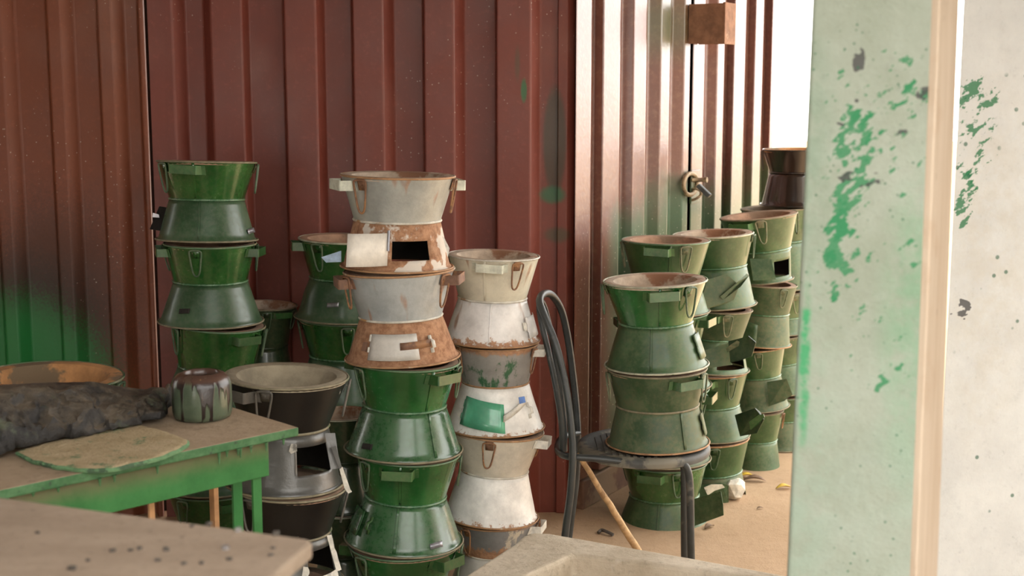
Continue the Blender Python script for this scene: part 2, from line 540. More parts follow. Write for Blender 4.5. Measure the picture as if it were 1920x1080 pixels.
# black strip whose colour stands for shade in the gap between the two
vs, fs = prism([(bp(268, -0.02)[0], bp(268, -0.02)[1], 0), (bp(286, -0.02)[0], bp(286, -0.02)[1], 0), (bp(286, -0.05)[0], bp(286, -0.05)[1], 0), (bp(268, -0.05)[0], bp(268, -0.05)[1], 0)], (0, 0, Z1))
o = fix_normals(mesh_obj('gap_shade_strip', vs, fs, M['black_and_shade'], smooth=0)); o['kind'] = 'structure'

DO = 0.045
def ribs(start, slopes, end):
    """outer ribs reach almost to the next camera-side slope"""
    out = list(start)
    for a_, b_ in slopes:
        out += [(a_ - 4, DO), (a_ - 2.5, 0.0), (a_, 0.0), (b_, DO)]
    return out + end
rd1 = ribs([(1079, 0.0), (1080, DO)], [(1113, 1132), (1167, 1189), (1216, 1240), (1260, 1284)], [(1294, DO), (1295, 0.0)])
rd2 = ribs([(1299, -0.01), (1299.5, DO)], [(1325, 1346), (1362, 1377), (1401, 1416), (1434, 1447)], [])
d1 = fold_wall('door_1', [wp(a, b).xy for a, b in rd1], 0.13, Z1, M['door_wall'])
pts2 = [wp(a, b).xy for a, b in rd2]
e = Vector((pts2[-1][0], pts2[-1][1], 0))
pts2.append((e + WD * 0.05).xy); pts2.append((e + WD * 0.05 - WN * 0.12).xy)
d2 = fold_wall('door_2', pts2, 0.13, Z1, M['door_wall'])
for o in (d1, d2):
    md = o.modifiers.new('thick', 'SOLIDIFY'); md.thickness = 0.004; md.offset = -1
# closing plates behind the doors so nothing shows through the seam
a, b = wp(1079, -0.03), wp(1447, -0.03)
vs, fs = prism([a, b, b - WN * 0.03, a - WN * 0.03], (0, 0, Z1))
o = fix_normals(mesh_obj('wall_right', vs, fs, M['black_and_shade'], smooth=0)); o['kind'] = 'structure'
# sill rail under the doors
a, b = wp(1079, 0.0), wp(1447, 0.0)
M['sill'] = plain('dusty_red_rail', (0.16, 0.085, 0.055), 0.7, second=(0.27, 0.18, 0.11), scale=8)
vs, fs = prism([a - WN * 0.02, b - WN * 0.02, b + WN * 0.05, a + WN * 0.05], (0, 0, 0.12))
o = fix_normals(mesh_obj('baseboard_right', vs, fs, M['sill'], smooth=0, bevel=0.006)); o['kind'] = 'structure'

# floor, then unseen covers added to cut the sky light
t = NT('dusty_floor')
n1 = t.noise(1.3, 6, 0.65); n2 = t.noise(22, 6, 0.75); n3 = t.noise(160, 3, 0.7)
c = t.mix(t.step(n1, 0.3, 0.7), (0.40, 0.27, 0.165), (0.50, 0.35, 0.225))
c = t.mix(t.step(n2, 0.5, 0.75, 0, 0.55), c, (0.30, 0.195, 0.12))
c = t.mix(t.step(n3, 0.62, 0.74, 0, 0.5), c, (0.2, 0.14, 0.09))
t.bump(t.math('ADD', t.math('MULTIPLY', n2, 0.6), t.math('MULTIPLY', n3, 0.25)), 0.5, 0.015)
M['floor'] = t.done(c, 0.95, spec=0.15)
vs = [(-14, -14, 0), (40, -14, 0), (40, 45, 0), (-14, 45, 0)]
o = mesh_obj('floor', vs, [(0, 1, 2, 3)], M['floor'], smooth=0); o['kind'] = 'structure'
M['yard'] = plain('grey_bounce_floor', (0.33, 0.325, 0.31), 0.9, scale=6)
vs, fs = box((-0.2, -0.65, 0.006), (4.7, 0, 0), (0, 2.15, 0), (0, 0, 0.005))
o = fix_normals(mesh_obj('bounce_floor', vs, fs, M['yard'], smooth=0)); o['kind'] = 'structure'  # unseen grey slab added to neutralise the bounce light
M['cover_sheet'] = plain('shade_cover_sheet', (0.16, 0.13, 0.11), 0.7)
def cover_piece(name, x0, x1, y0, y1, z):
    vs, fs = box(((x0 + x1) / 2, (y0 + y1) / 2, z), ((x1 - x0) / 2, 0, 0), (0, (y1 - y0) / 2, 0), (0, 0, 0.03))
    o = fix_normals(mesh_obj(name, vs, fs, M['cover_sheet'], smooth=0)); o['kind'] = 'structure'
cover_piece('shade_cover', -5.05, 2.2, 0.9, 9.0, 2.72)  # added covers out of view, shaped to control the light
cover_piece('shade_cover_front', -5.05, -0.8, -3.0, 0.9, 2.72)
cover_piece('shade_cover_side', 2.2, 4.75, 0.9, 3.6, 2.72)
# unseen light blockers added: far left, behind the viewer (two openings for streaks), right of the viewer
M['light_blocker'] = plain('grey_light_blocker', (0.34, 0.32, 0.28), 0.9, scale=8)
def blocker_box(name, x0, x1, y0, y1, z0=0.0, z1=2.688):
    vs, fs = box(((x0 + x1) / 2, (y0 + y1) / 2, (z0 + z1) / 2), ((x1 - x0) / 2, 0, 0), (0, (y1 - y0) / 2, 0), (0, 0, (z1 - z0) / 2))
    o = fix_normals(mesh_obj(name, vs, fs, M['light_blocker'], smooth=0)); o['kind'] = 'structure'
blocker_box('light_blocker_side', -5.05, -4.95, -2.9, 5.1)
REAR = [(-4.95, -3.8), (-1.9, 1.6), (3.3, 4.7)]
for x0, x1 in REAR:
    blocker_box('light_blocker_rear', x0, x1, -3.0, -2.85)
for x0, x1 in [(-3.8, -1.9), (1.6, 3.3)]:
    blocker_box('light_blocker_rear', x0, x1, -3.0, -2.85, 2.35)
blocker_box('light_blocker_viewer', 4.6, 4.7, -2.85, 3.9)

# ------------------------------------------------------------------ structure: concrete pillar, wooden edge board, plastered wall
YP = 2.3
px_x = lambda px, py, Y=YP: P(px, py, Y).x
px_z = lambda py, Y=YP: P(960, py, Y).z


def brushed(name, base, base2, groups, dark, washes, specks, rough=0.85):
    t = NT(name)
    n1 = t.noise(5, 6, 0.7); n2 = t.noise(60, 5, 0.75); n3 = t.noise(14, 5, 0.7)
    c = t.mix(t.step(n1, 0.3, 0.7), base, base2)
    c = t.mix(t.step(n2, 0.55, 0.8, 0, 0.45), c, tuple(x * 0.6 for x in base))
    c = t.mix(t.step(n3, 0.55, 0.75, 0, 0.4), c, tuple(x * 0.72 for x in base2))
    for (x, z, rx, rz, col, amt) in washes:
        w = t.math('MULTIPLY', t.blob(x, z, rx, rz, 0.6), t.step(n3, 0.35, 0.62))
        c = t.mix(t.math('MULTIPLY', w, amt), c, col)
    rot = t.n('ShaderNodeMapping'); t.link(t.co, rot.inputs[0])
    rot.inputs['Rotation'].default_value = (0, math.radians(38), 0)
    strokes = t.noise(46, 3, 0.65, co=t.map((0.5, 1, 1.2), co=rot.outputs[0]))
    ragged = t.math('ADD', t.math('MULTIPLY', strokes, 0.72), t.math('MULTIPLY', n2, 0.28))
    for (x, z, rx, rz, thr, col) in groups:
        r = t.blob(x, z, rx, rz, 0.5)
        m = t.step(t.math('ADD', ragged, t.math('MULTIPLY', t.math('SUBTRACT', r, 1.0), 0.25)), thr, thr + 0.025)
        c = t.mix(t.math('MULTIPLY', m, 0.88), c, col)
    dk = t.noise(26, 3, 0.6, co=t.map((0.7, 1, 1.1), (4, 7, 2)))
    for (x, z, rx, rz, thr) in dark:
        r = t.blob(x, z, rx, rz, 0.4)
        m = t.step(t.math('ADD', dk, t.math('MULTIPLY', t.math('SUBTRACT', r, 1.0), 0.35)), thr, thr + 0.02)
        c = t.mix(t.math('MULTIPLY', m, 0.85), c, (0.055, 0.052, 0.055))
    if specks:
        v = t.step(t.vor(specks, loc=(3, 1, 8)), 0.10, 0.17, 1, 0)
        v = t.math('MULTIPLY', v, t.step(t.noise(9, 2, 0.5, loc=(1, 8, 3)), 0.48, 0.58))
        c = t.mix(t.math('MULTIPLY', v, 0.75), c, (0.03, 0.13, 0.07))
    t.bump(t.math('ADD', t.math('MULTIPLY', n2, 0.5), n3), 0.35, 0.01)
    return t.done(c, rough, spec=0.25)


GP = (0.035, 0.20, 0.085)
M['pillar'] = brushed('painted_concrete_pillar', (0.265, 0.295, 0.23), (0.34, 0.37, 0.31), [
    (px_x(1590, 330), px_z(330), 0.045, 0.15, 0.475, GP),
    (px_x(1575, 470), px_z(470), 0.035, 0.10, 0.49, GP),
    (px_x(1720, 190), px_z(190), 0.05, 0.05, 0.49, GP),
    (px_x(1640, 200), px_z(190), 0.14, 0.12, 0.56, GP),
    (px_x(1640, 700), px_z(700), 0.06, 0.04, 0.53, GP),
    (px_x(1630, 440), px_z(440), 0.12, 0.35, 0.60, GP)], [
    (px_x(1605, 110), px_z(115), 0.012, 0.035, 0.47),
    (px_x(1610, 335), px_z(335), 0.05, 0.02, 0.53),
    (px_x(1720, 180), px_z(175), 0.02, 0.014, 0.45),
    (px_x(1630, 300), px_z(300), 0.09, 0.2, 0.68)], [
    (px_x(1500, 300), px_z(300), 0.05, 0.22, (0.13, 0.25, 0.16), 0.35),
    (px_x(1700, 620), px_z(620), 0.05, 0.25, (0.14, 0.32, 0.18), 0.5),
    (px_x(1500, 850), px_z(850), 0.05, 0.3, (0.2, 0.34, 0.24), 0.3),
    (px_x(1508, 690), px_z(690), 0.0085, 0.125, (0.06, 0.30, 0.13), 1.6),
    (px_x(1620, 1020), px_z(1020), 0.2, 0.3, (0.33, 0.39, 0.33), 0.35)], 62)
YR = 3.2
M['plaster'] = brushed('off_white_plaster', (0.64, 0.63, 0.60), (0.74, 0.73, 0.69), [
    (px_x(1840, 180, YR), px_z(180, YR), 0.06, 0.06, 0.49, GP),
    (px_x(1830, 270, YR), px_z(270, YR), 0.07, 0.12, 0.54, GP),
    (px_x(1808, 370, YR), px_z(370, YR), 0.03, 0.08, 0.49, GP)], [
    (px_x(1800, 585, YR), px_z(585, YR), 0.03, 0.04, 0.50)], [
    (px_x(1860, 500, YR), px_z(500, YR), 0.1, 0.4, (0.62, 0.57, 0.48), 0.5)], 26)

# pillar: plan quad turned so its front looks back towards the yard; slightly out of plumb
def pillar_at(z):
    """left and right plan corners at height z"""
    f = (z - px_z(1080)) / (px_z(0) - px_z(1080))
    xl = px_x(1476, 1080) + (px_x(1524, 0) - px_x(1476, 1080)) * f
    xr = px_x(1716, 1080, 2.25) + (px_x(1760, 0, 2.25) - px_x(1716, 1080, 2.25)) * f
    return xl, xr


rows = []
for k in range(9):
    z = 2.69 * k / 8
    xl, xr = pillar_at(z)
    L, R = Vector((xl, YP, z)), Vector((xr, 2.25, z))
    back = Vector((L.x, L.y, 0)).normalized() * 0.13
    rows.append([L, R, R + back, L + back])
vs = [p for r in rows for p in r]
fs = [(0, 3, 2, 1), tuple(range(32, 36))]
for k in range(8):
    for i in range(4):
        j = (i + 1) % 4
        fs.append((k * 4 + i, k * 4 + j, k * 4 + 4 + j, k * 4 + 4 + i))
o = fix_normals(mesh_obj('pillar', vs, fs, M['pillar'], smooth=0, bevel=0.006)); o['kind'] = 'structure'
t = NT('weathered_pale_wood')
g = t.noise(18, 5, 0.65, stretch=(1, 1, 0.06)); n2 = t.noise(6, 5, 0.6)
c = t.mix(t.step(g, 0.35, 0.7), (0.46, 0.35, 0.25), (0.60, 0.49, 0.38))
c = t.mix(t.step(n2, 0.55, 0.72, 0, 0.5), c, (0.40, 0.26, 0.16))
c = t.mix(t.step(t.noise(60, 3, 0.6, stretch=(1, 1, 0.3)), 0.68, 0.76, 0, 0.7), c, (0.16, 0.11, 0.08))
t.bump(g, 0.3, 0.01)
M['pale_wood'] = t.done(c, 0.8)
rows = []
for k in range(9):
    z = 2.69 * k / 8
    xr = pillar_at(z)[1] + 0.001
    f = (z - px_z(1080)) / (px_z(0) - px_z(1080))
    x2 = px_x(1758, 1080, 2.34) + (px_x(1799, 0, 2.34) - px_x(1758, 1080, 2.34)) * f
    A, B = Vector((xr, 2.245, z)), Vector((x2, 2.34, z))
    nb = Vector((-(B - A).y, (B - A).x, 0)).normalized() * 0.03
    rows.append([A, B, B + nb, A + nb])
vs = [p for r in rows for p in r]
o = fix_normals(mesh_obj('trim_3', vs, fs, M['pale_wood'], smooth=0, bevel=0.003)); o['kind'] = 'structure'
# plastered wall beside the pillar
def wallR_x(z):
    f = (z - px_z(1080, YR)) / (px_z(0, YR) - px_z(1080, YR))
    return px_x(1752, 1080, YR) + (px_x(1807, 0, YR) - px_x(1752, 1080, YR)) * f
vs = []
for z in (0.0, 2.69):
    x0 = wallR_x(z)
    vs += [(x0, YR, z), (4.6, 3.9, z), (4.55, 4.1, z), (x0 + 0.12, YR + 0.2, z)]
fs4 = [(0, 3, 2, 1), (4, 5, 6, 7), (0, 1, 5, 4), (1, 2, 6, 5), (2, 3, 7, 6), (3, 0, 4, 7)]
o = fix_normals(mesh_obj('wall_front', vs, fs4, M['plaster'], smooth=0, bevel=0.004)); o['kind'] = 'structure'

# ------------------------------------------------------------------ concrete trough in front
t = NT('worn_concrete')
n1 = t.noise(5, 6, 0.65); n2 = t.noise(45, 6, 0.7)
c = t.mix(t.step(n1, 0.3, 0.7), (0.47, 0.39, 0.29), (0.66, 0.57, 0.45))
c = t.mix(t.step(n2, 0.5, 0.75, 0, 0.6), c, (0.24, 0.19, 0.13))
c = t.mix(t.step(t.noise(13, 5, 0.7, loc=(3, 3, 1)), 0.62, 0.72, 0, 0.6), c, (0.62, 0.55, 0.46))
c = t.mix(t.step(t.noise(9, 5, 0.7, loc=(7, 2, 1)), 0.66, 0.72, 0, 0.3), c, (0.2, 0.28, 0.17))
t.bump(t.math('ADD', t.math('MULTIPLY', n1, 0.6), n2), 0.5, 0.012)
M['concrete'] = t.done(c, 0.9, spec=0.2)
ZS = 0.40
out_px = [(820, 1112), (900, 1060), (962, 1020), (980, 1004), (1000, 997.5), (1030, 999), (1150, 1020), (1290, 1044), (1480, 1079), (1720, 1124)]
in_px = [(1640, 1120), (1400, 1080), (1240, 1058), (1074, 1039), (1064, 1043), (985, 1080), (930, 1112)]
pv = [Pz(x, y, ZS) for x, y in out_px] + [Pz(x, y, ZS) for x, y in in_px]
bm = bmesh.new()
top = [bm.verts.new(p) for p in pv]
f0 = bm.faces.new(top)
ext = bmesh.ops.extrude_face_region(bm, geom=[f0])
for v in [g for g in ext['geom'] if isinstance(g, bmesh.types.BMVert)]:
    v.co.z = 0.0
bmesh.ops.recalc_face_normals(bm, faces=bm.faces)
me = bpy.data.meshes.new('trough_wall'); bm.to_mesh(me); bm.free(); me.materials.append(M['concrete'])
trough = bpy.data.objects.new('concrete_trough', None); C.objects.link(trough)
tag(trough, 'low worn concrete trough on the ground before the dark metal chair', 'trough')
tw = bpy.data.objects.new('trough_wall', me); C.objects.link(tw); tw.parent = trough
md = tw.modifiers.new('edge', 'BEVEL'); md.width = 0.012; md.segments = 3; md.limit_method = 'ANGLE'
# floor of the trough
bpx = [(1700, 1135), (1400, 1075), (1240, 1053), (1072, 1034), (1058, 1040), (975, 1080), (900, 1130)]
vs, fs = prism([Pz(x, y, ZS) * Vector((1, 1, 0)).length / 1.41421356 if False else Vector((Pz(x, y, ZS).x, Pz(x, y, ZS).y, 0.2)) for x, y in bpx], (0, 0, -0.18))
fix_normals(mesh_obj('trough_bed', vs, fs, M['concrete'], trough, smooth=0))


def rock(name, loc, size, mat, seed, parent=None, squash=(1, 1, 1), rz=0.0):
    bm = bmesh.new()
    bmesh.ops.create_icosphere(bm, subdivisions=2, radius=1)
    for v in bm.verts:
        d = noise.noise(v.co * 1.3 + Vector((seed * 3.1, seed, 0)))
        v.co = v.co * (1 + 0.45 * d)
        v.co = Vector((max(-0.8, min(0.8, v.co.x)), max(-0.8, min(0.8, v.co.y)), max(-0.75, min(0.75, v.co.z))))
        v.co = Vector((v.co.x * squash[0], v.co.y * squash[1], v.co.z * squash[2])) * size
    me = bpy.data.meshes.new(name); bm.to_mesh(me); bm.free(); me.materials.append(mat)
    o = bpy.data.objects.new(name, me); C.objects.link(o)
    o.location = loc; o.rotation_euler.z = rz
    if parent: o.parent = parent
    return o


for i, (x, y, s_) in enumerate([(1084, 1072, 0.035), (1062, 1083, 0.03), (1110, 1084, 0.04)]):
    p = Pz(x, y, ZS - 0.03)
    o = rock('stone', (p.x, p.y + 0.03, 0.201 + s_ * 0.95), s_ * 1.2, M['concrete'], i + 2)
    tag(o, ['lump of broken concrete in the inner corner of the trough', 'smallest lump of concrete low in the trough, nearly hidden', 'lump of concrete against the long inner side of the trough'][i], 'stone', 'rubble inside the trough')

# ------------------------------------------------------------------ charcoal stoves
class Stove:
    pass


def ribbon(rows, solid_out):
    """grid of points (rows of equal length) -> faces"""
    n = len(rows[0])
    vs = [p for r in rows for p in r]
    fs = []
    for i in range(len(rows) - 1):
        for k in range(n - 1):
            fs.append((i * n + k, i * n + k + 1, (i + 1) * n + k + 1, (i + 1) * n + k))
    return vs, fs


def pol(r, a, z):
    return Vector((r * math.sin(a), -r * math.cos(a), z))


NSTOVE = [0]


def stove(base, axis, h, Rr, Rw, Rb, zw, bowl, cone, label, group=None, straps=(-70, 110), loops=(0, 120, 240), strap_mat='green_strap', wire='green_wire',
          clay='clay', rim='rim_green', ring='ring_green', edge='rim_dust', door=None, seams=(), clips=(), roll=0.0, dent=0.0, loop_swing=None, liner=True):
    NSTOVE[0] += 1
    sd = NSTOVE[0]
    rot = Vector((0, 0, 1)).rotation_difference(axis)
    root = empty('charcoal_stove', base, rot)
    tag(root, label, 'stove', group)
    s = Stove(); s.root = root; s.mat = Matrix.Translation(base) @ rot.to_matrix().to_4x4(); s.inv = s.mat.inverted()
    k = Rr / 0.17
    s.h, s.zw, s.Rr, s.Rw, s.Rb, s.k = h, zw, Rr, Rw, Rb, k
    zf = 0.010
    Rc = Rb - 0.010 * k
    s.rc = lambda z: Rc + (Rw - Rc) * (z - zf) / (zw - zf)
    s.rb = lambda z: Rw + (Rr - Rw) * (z - zw) / (h - zw)
    s.phi = math.degrees(math.atan2(-base[0], base[1]))     # angles are counted from the side facing the yard's viewer
    D = lambda a_: math.radians(a_ + s.phi)
    # bowl
    prof = [(Rw + (Rr - Rw) * i / 6, zw + (h - zw) * i / 6) for i in range(7)]
    prof += [(Rr - 0.004, h - 0.003)] + [(Rw - 0.004 + (Rr - Rw) * i / 3, zw + 0.002 + (h - zw - 0.006) * i / 3) for i in (2, 1, 0)]
    vs, fs = lathe(prof, 56, 0.004, sd)
    mesh_obj('bowl', vs, fs, M[bowl], root)
    # conical base with an air door opening
    cols = [2 * PI * i / 56 for i in range(56)]
    zrows = [0.0025, zf] + [zf + (zw - zf) * i / 8 for i in range(1, 9)]
    hole = door and door.get('hole')
    if hole:
        a0, a1 = D(hole[0]) % (2 * PI), D(hole[1]) % (2 * PI)
        h0, h1 = zf + (zw - zf) * hole[2], zf + (zw - zf) * hole[3]
        cols = sorted([c for c in cols if min(abs(c - a0), abs(c - a1)) > 0.03] + [a0, a1])
        zrows = sorted([z for z in zrows if min(abs(z - h0), abs(z - h1)) > 0.004] + [h0, h1])
    n = len(cols)
    vs = []
    for z in zrows:
        for a in cols:
            r = s.rc(z) if z >= zf else Rb
            r *= 1 + 0.004 * math.sin(2 * a + sd) + 0.003 * math.sin(3 * a + 2 * sd)
            if 0.02 < z < zw - 0.005:
                q = noise.noise(Vector((math.sin(a) * 2.2, math.cos(a) * 2.2, z * 14 + sd * 5)))
                r += (0.0012 + dent * 0.010) * q * math.sin(PI * (z - zf) / (zw - zf))
            vs.append(pol(r, a, z))
    fs = []
    for i in range(len(zrows) - 1):
        zc = (zrows[i] + zrows[i + 1]) / 2
        for c in range(n):
            d = (c + 1) % n
            if hole and h0 < zc < h1:
                ac = cols[c] + ((cols[d] - cols[c]) % (2 * PI)) / 2
                if ((ac - a0) % (2 * PI)) < ((a1 - a0) % (2 * PI)):
                    continue
            fs.append((i * n + c, i * n + d, (i + 1) * n + d, (i + 1) * n + c))
    o = mesh_obj('conical_base', vs, fs, M[cone], root, solid=0.002, mats=[M['black_and_shade']])
    o.modifiers['thick'].material_offset = 1  # inner shell coloured black to stand for the shade inside
    # grate floor between bowl and base, seen through the door
    vs, fs = lathe([(0.001, zw - 0.012), (Rw - 0.006, zw - 0.012), (Rw - 0.006, zw - 0.004), (0.001, zw - 0.004)], 32)
    mesh_obj('grate', vs, fs, M['black_and_shade'], root)
    # rolled edges
    def torus(nm, R, z, r, mat, nseg=56):
        vs, fs = lathe([(R + r * math.cos(2 * PI * i / 6), z + r * math.sin(2 * PI * i / 6)) for i in range(6)], nseg, 0.004, sd, closed=True)
        return mesh_obj(nm, vs, fs, M[mat], root, smooth=80)
    torus('rim_bead', Rr, h - 0.003, 0.0036 * k, rim)
    torus('waist_ring', Rw + 0.001, zw, 0.004 * k, ring)
    torus('base_edge', Rb, 0.0035, 0.0034 * k, edge)
    # clay liner
    if liner:
        pr = [(Rr - 0.004, h - 0.012), (Rr - 0.004, h - 0.001), (Rr - 0.012 * k, h + 0.001), (Rr - 0.032 * k, h - 0.002), (Rr - 0.038 * k, h - 0.010),
              (Rw * 0.86, zw + 0.055 * k), (Rw * 0.8, zw + 0.04 * k), (0.001, zw + 0.038 * k)]
        vs, fs = lathe(pr, 48, 0.012, sd)
        mesh_obj('clay_liner', vs, fs, M[clay], root)
    # wire pot rests hanging from the rim, each on a riveted tab
    for i, ph in enumerate(loops):
        a = D(ph)
        er, et = Vector((math.sin(a), -math.cos(a), 0)), Vector((math.cos(a), math.sin(a), 0))
        sw = (0.006 + 0.012 * random.random()) if not loop_swing else loop_swing[i % len(loop_swing)]
        skew = (random.random() - 0.5) * 0.02
        pts = []
        for (x, dz) in [(-.017, .001), (.017, .001), (.0225, -.008), (.020, -.028), (.015, -.062), (.009, -.080), (0, -.0855), (-.009, -.080), (-.015, -.062), (-.020, -.028), (-.0225, -.008)]:
            x, dz = x * k, dz * k * (1.12 if wire != 'x' else 1)
            rr = Rr + 0.006 + sw * (-dz / 0.085) - (0.25 * -dz)
            pts.append(er * max(rr, s.rb(max(zw, h + dz)) + 0.005) + et * (x + skew * (-dz / 0.085)) + Vector((0, 0, h - 0.012 + dz)))
        # close as a smooth loop
        m_ = len(pts); dense = []
        for q in range(m_):
            p0, p1, p2, p3 = pts[q - 1], pts[q], pts[(q + 1) % m_], pts[(q + 2) % m_]
            for u in (0, 0.5):
                dense.append(0.5 * ((2 * p1) + (p2 - p0) * u + (2 * p0 - 5 * p1 + 4 * p2 - p3) * u * u + (3 * p1 - p0 - 3 * p2 + p3) * u ** 3))
        vs, fs = tube(dense, 0.0033 * k, 6, closed=True)
        lo = mesh_obj('wire_loop', vs, fs, M[wire], root, smooth=80)
        rowsg = []
        for z in (h - 0.006, h - 0.04 * k):
            rowsg.append([er * math.sqrt((s.rb(z) + 0.003) ** 2 - (x * k) ** 2) + et * x * k + Vector((0, 0, z)) for x in (-.0145, -.005, .005, .0145)])
        vs, fs = ribbon(rowsg, 0)
        zr = h - 0.024 * k
        rv = lathe([(0.004, 0), (0.003, 0.003), (0.0005, 0.004)], 8)
        R3 = Matrix((et, Vector((0, 0, 1)), er)).transposed()
        rv = ([R3 @ Vector(p) + er * (s.rb(zr) + 0.003) + Vector((0, 0, zr)) for p in rv[0]], rv[1])
        vs, fs = joined([(vs, fs), rv])
        mesh_obj('hinge_tab', vs, fs, M[bowl if wire == 'green_wire' else wire], lo, smooth=30, solid=0.0015)
    # bent strap handles
    for ph in straps:
        a = D(ph)
        er, et = Vector((math.sin(a), -math.cos(a), 0)), Vector((math.cos(a), math.sin(a), 0))
        w = 0.05 * k
        zt, zb = h - 0.014 * k, h - 0.044 * k
        tl = (random.random() - 0.5) * 0.004
        rowsg = []
        for z in (zt, zb):
            wall = s.rb(z) + 0.002
            out = s.rb((zt + zb) / 2) + 0.034 * k
            pl = [(-w - 0.012, math.sqrt(wall ** 2 - (w + .012) ** 2)), (-w, math.sqrt(wall ** 2 - w ** 2) + 0.002), (-w + 0.002, out - 0.001), (-w + 0.004, out + 0.001),
                  (w - 0.004, out + 0.001), (w - 0.002, out - 0.001), (w, math.sqrt(wall ** 2 - w ** 2) + 0.002), (w + 0.012, math.sqrt(wall ** 2 - (w + .012) ** 2))]
            rowsg.append([et * x + er * r + Vector((0, 0, z + tl * x / w)) for x, r in pl])
        vs, fs = ribbon(rowsg, 0)
        mesh_obj('strap_handle', vs, fs, M[strap_mat], root, smooth=0, solid=0.0018)
    for (ph, where) in seams:
        a = D(ph); da = 0.005 / Rr
        rr_, mt = (s.rb, bowl) if where == 'bowl' else (s.rc, cone)
        za, zb = (zw + 0.006, h - 0.006) if where == 'bowl' else (zf + 0.002, zw - 0.004)
        rowsg = [[pol(rr_(z) + (0.0008 if abs(j) == 1 else 0.0032), a + da * j, z) for j in (-1, -0.8, 0.8, 1)] for z in [za + (zb - za) * i / 6 for i in range(7)]]
        vs, fs = ribbon(rowsg, 0)
        mesh_obj('seam', vs, fs, M[mt], root, smooth=30, solid=0.001)
    for (ph, tt, mt) in clips:
        a = D(ph); z = zf + (zw - zf) * tt
        er, et = Vector((math.sin(a), -math.cos(a), 0)), Vector((math.cos(a), math.sin(a), 0))
        rowsg = [[er * (s.rc(zq) + q) + et * x + Vector((0, 0, zq + 0.12 * x)) for x, q in ((-.021, .002), (-.012, .003), (.010, .004), (.019, .009), (.021, .004))] for zq in (z + .008, z - .008)]
        vs, fs = ribbon(rowsg, 0)
        mesh_obj('metal_clip', vs, fs, M[mt], root, smooth=20, solid=0.0015)
    if door:
        add_door(s, door, cone)
    return s


def add_door(s, d, cone):
    D = lambda a_: math.radians(a_ + s.phi)
    zf = 0.010
    zc = lambda tt: zf + (s.zw - zf) * tt
    if 'closed' in d:                                # a curved plate lying on the cone
        a0, a1, t0, t1 = d['closed']
        sk = d.get('skew', 0)
        rowsg = [[pol(s.rc(zc(t0 + (t1 - t0) * i / 4)) + 0.006, D(a0 + (a1 - a0) * j / 8), zc(t0 + (t1 - t0) * i / 4) + sk * (j / 8 - 0.5)) for j in range(9)] for i in (4, 3, 2, 1, 0)]
        vs, fs = ribbon(rowsg, 0)
        do = mesh_obj('door', vs, fs, M[d.get('mat', cone)], s.root, smooth=30, solid=0.002)
        # hinge knuckles on one edge
        for (u, v) in ((0.72, 0.98), (0.3, 0.5)):
            p = [pol(s.rc(zc(t0 + (t1 - t0) * q)) + 0.008, D(a0 - 0.5), zc(t0 + (t1 - t0) * q)) for q in (u, v)]
            vs, fs = tube(p, 0.0035, 8)
            mesh_obj('hinge', vs, fs, M[d.get('hinge_mat', d.get('mat', cone))], do, smooth=40)
        if 'latch' in d:                              # strip riveted on the plate, dropping into a staple
            l0, l1, lt, ld, lm = d['latch']
            rowsg = [[pol(s.rc(zc(lt + ld * j / 6) + 0) + 0.011, D(l0 + (l1 - l0) * j / 6), zc(lt + ld * j / 6) + dz) for j in range(7)] for dz in (0.011, -0.011)]
            vs, fs = ribbon(rowsg, 0)
            mesh_obj('latch', vs, fs, M[lm], do, smooth=30, solid=0.002)
        if 'staple' in d:
            a, tt, sm = d['staple']
            a = D(a); z = zc(tt)
            er, et = Vector((math.sin(a), -math.cos(a), 0)), Vector((math.cos(a), math.sin(a), 0))
            rowsg = [[er * (s.rc(z + dz) + q) + et * x + Vector((0, 0, z + dz)) for x in (-.006, .006)] for dz, q in ((.028, .002), (.016, .003), (.013, .016), (-.004, .016), (-.008, .003), (-.022, .002))]
            vs, fs = ribbon(rowsg, 0)
            mesh_obj('staple', vs, fs, M[sm], s.root, smooth=20, solid=0.002)
        if 'tab' in d:
            a, tt, sm = d['tab']
            a = D(a); z = zc(tt)
            er, et = Vector((math.sin(a), -math.cos(a), 0)), Vector((math.cos(a), math.sin(a), 0))
            rowsg = [[er * (s.rc(z + dz) + .004) + et * x + Vector((0, 0, z + dz)) for x in (-.009, .009)] for dz in (.013, -.013)]
            vs, fs = ribbon(rowsg, 0)
            mesh_obj('hinge_tab', vs, fs, M[sm], s.root, smooth=0, solid=0.002)
    if 'plate' in d:                                 # a flat plate swung open: plan direction, width, sag at the free end
        a, t0, t1, az, w, sag, mt = d['plate']
        a = D(a); az = D(az)
        dv = Vector((math.sin(az), -math.cos(az), 0))
        e = [pol(s.rc(zc(tt)) + 0.006, a, zc(tt)) for tt in (t0, t1)]
        nrm = dv.cross(Vector((0, 0, 1)))
        curve = d.get('curve', 0.006)
        rowsg = []
        for i in range(3):
            b = e[1].lerp(e[0], i / 2)
            rowsg.append([b + dv * (w * j / 6) + Vector((0, 0, sag * j / 6)) + nrm * curve * math.sin(PI * j / 6) for j in range(7)])
        vs, fs = ribbon(rowsg, 0)
        do = mesh_obj('door', vs, fs, M[mt], s.root, smooth=30, solid=0.002)
        vs, fs = tube([e[0].lerp(e[1], 0.45), e[0].lerp(e[1], 1.08)], 0.0045, 8)
        mesh_obj('hinge', vs, fs, M[d.get('hinge_mat', mt)], s.root, smooth=40)
        return


def px_plate(s, pts, mat, name='door', thick=0.002, parent=None):
    """plate through photograph points with their distances; a real bent sheet of metal in the stove's own frame"""
    vs = [s.inv @ P(x, y, Y) for x, y, Y in pts]
    o = mesh_obj(name, vs, [tuple(range(len(vs)))], M[mat], parent or s.root, smooth=0, solid=thick)
    return o


LAST = {}


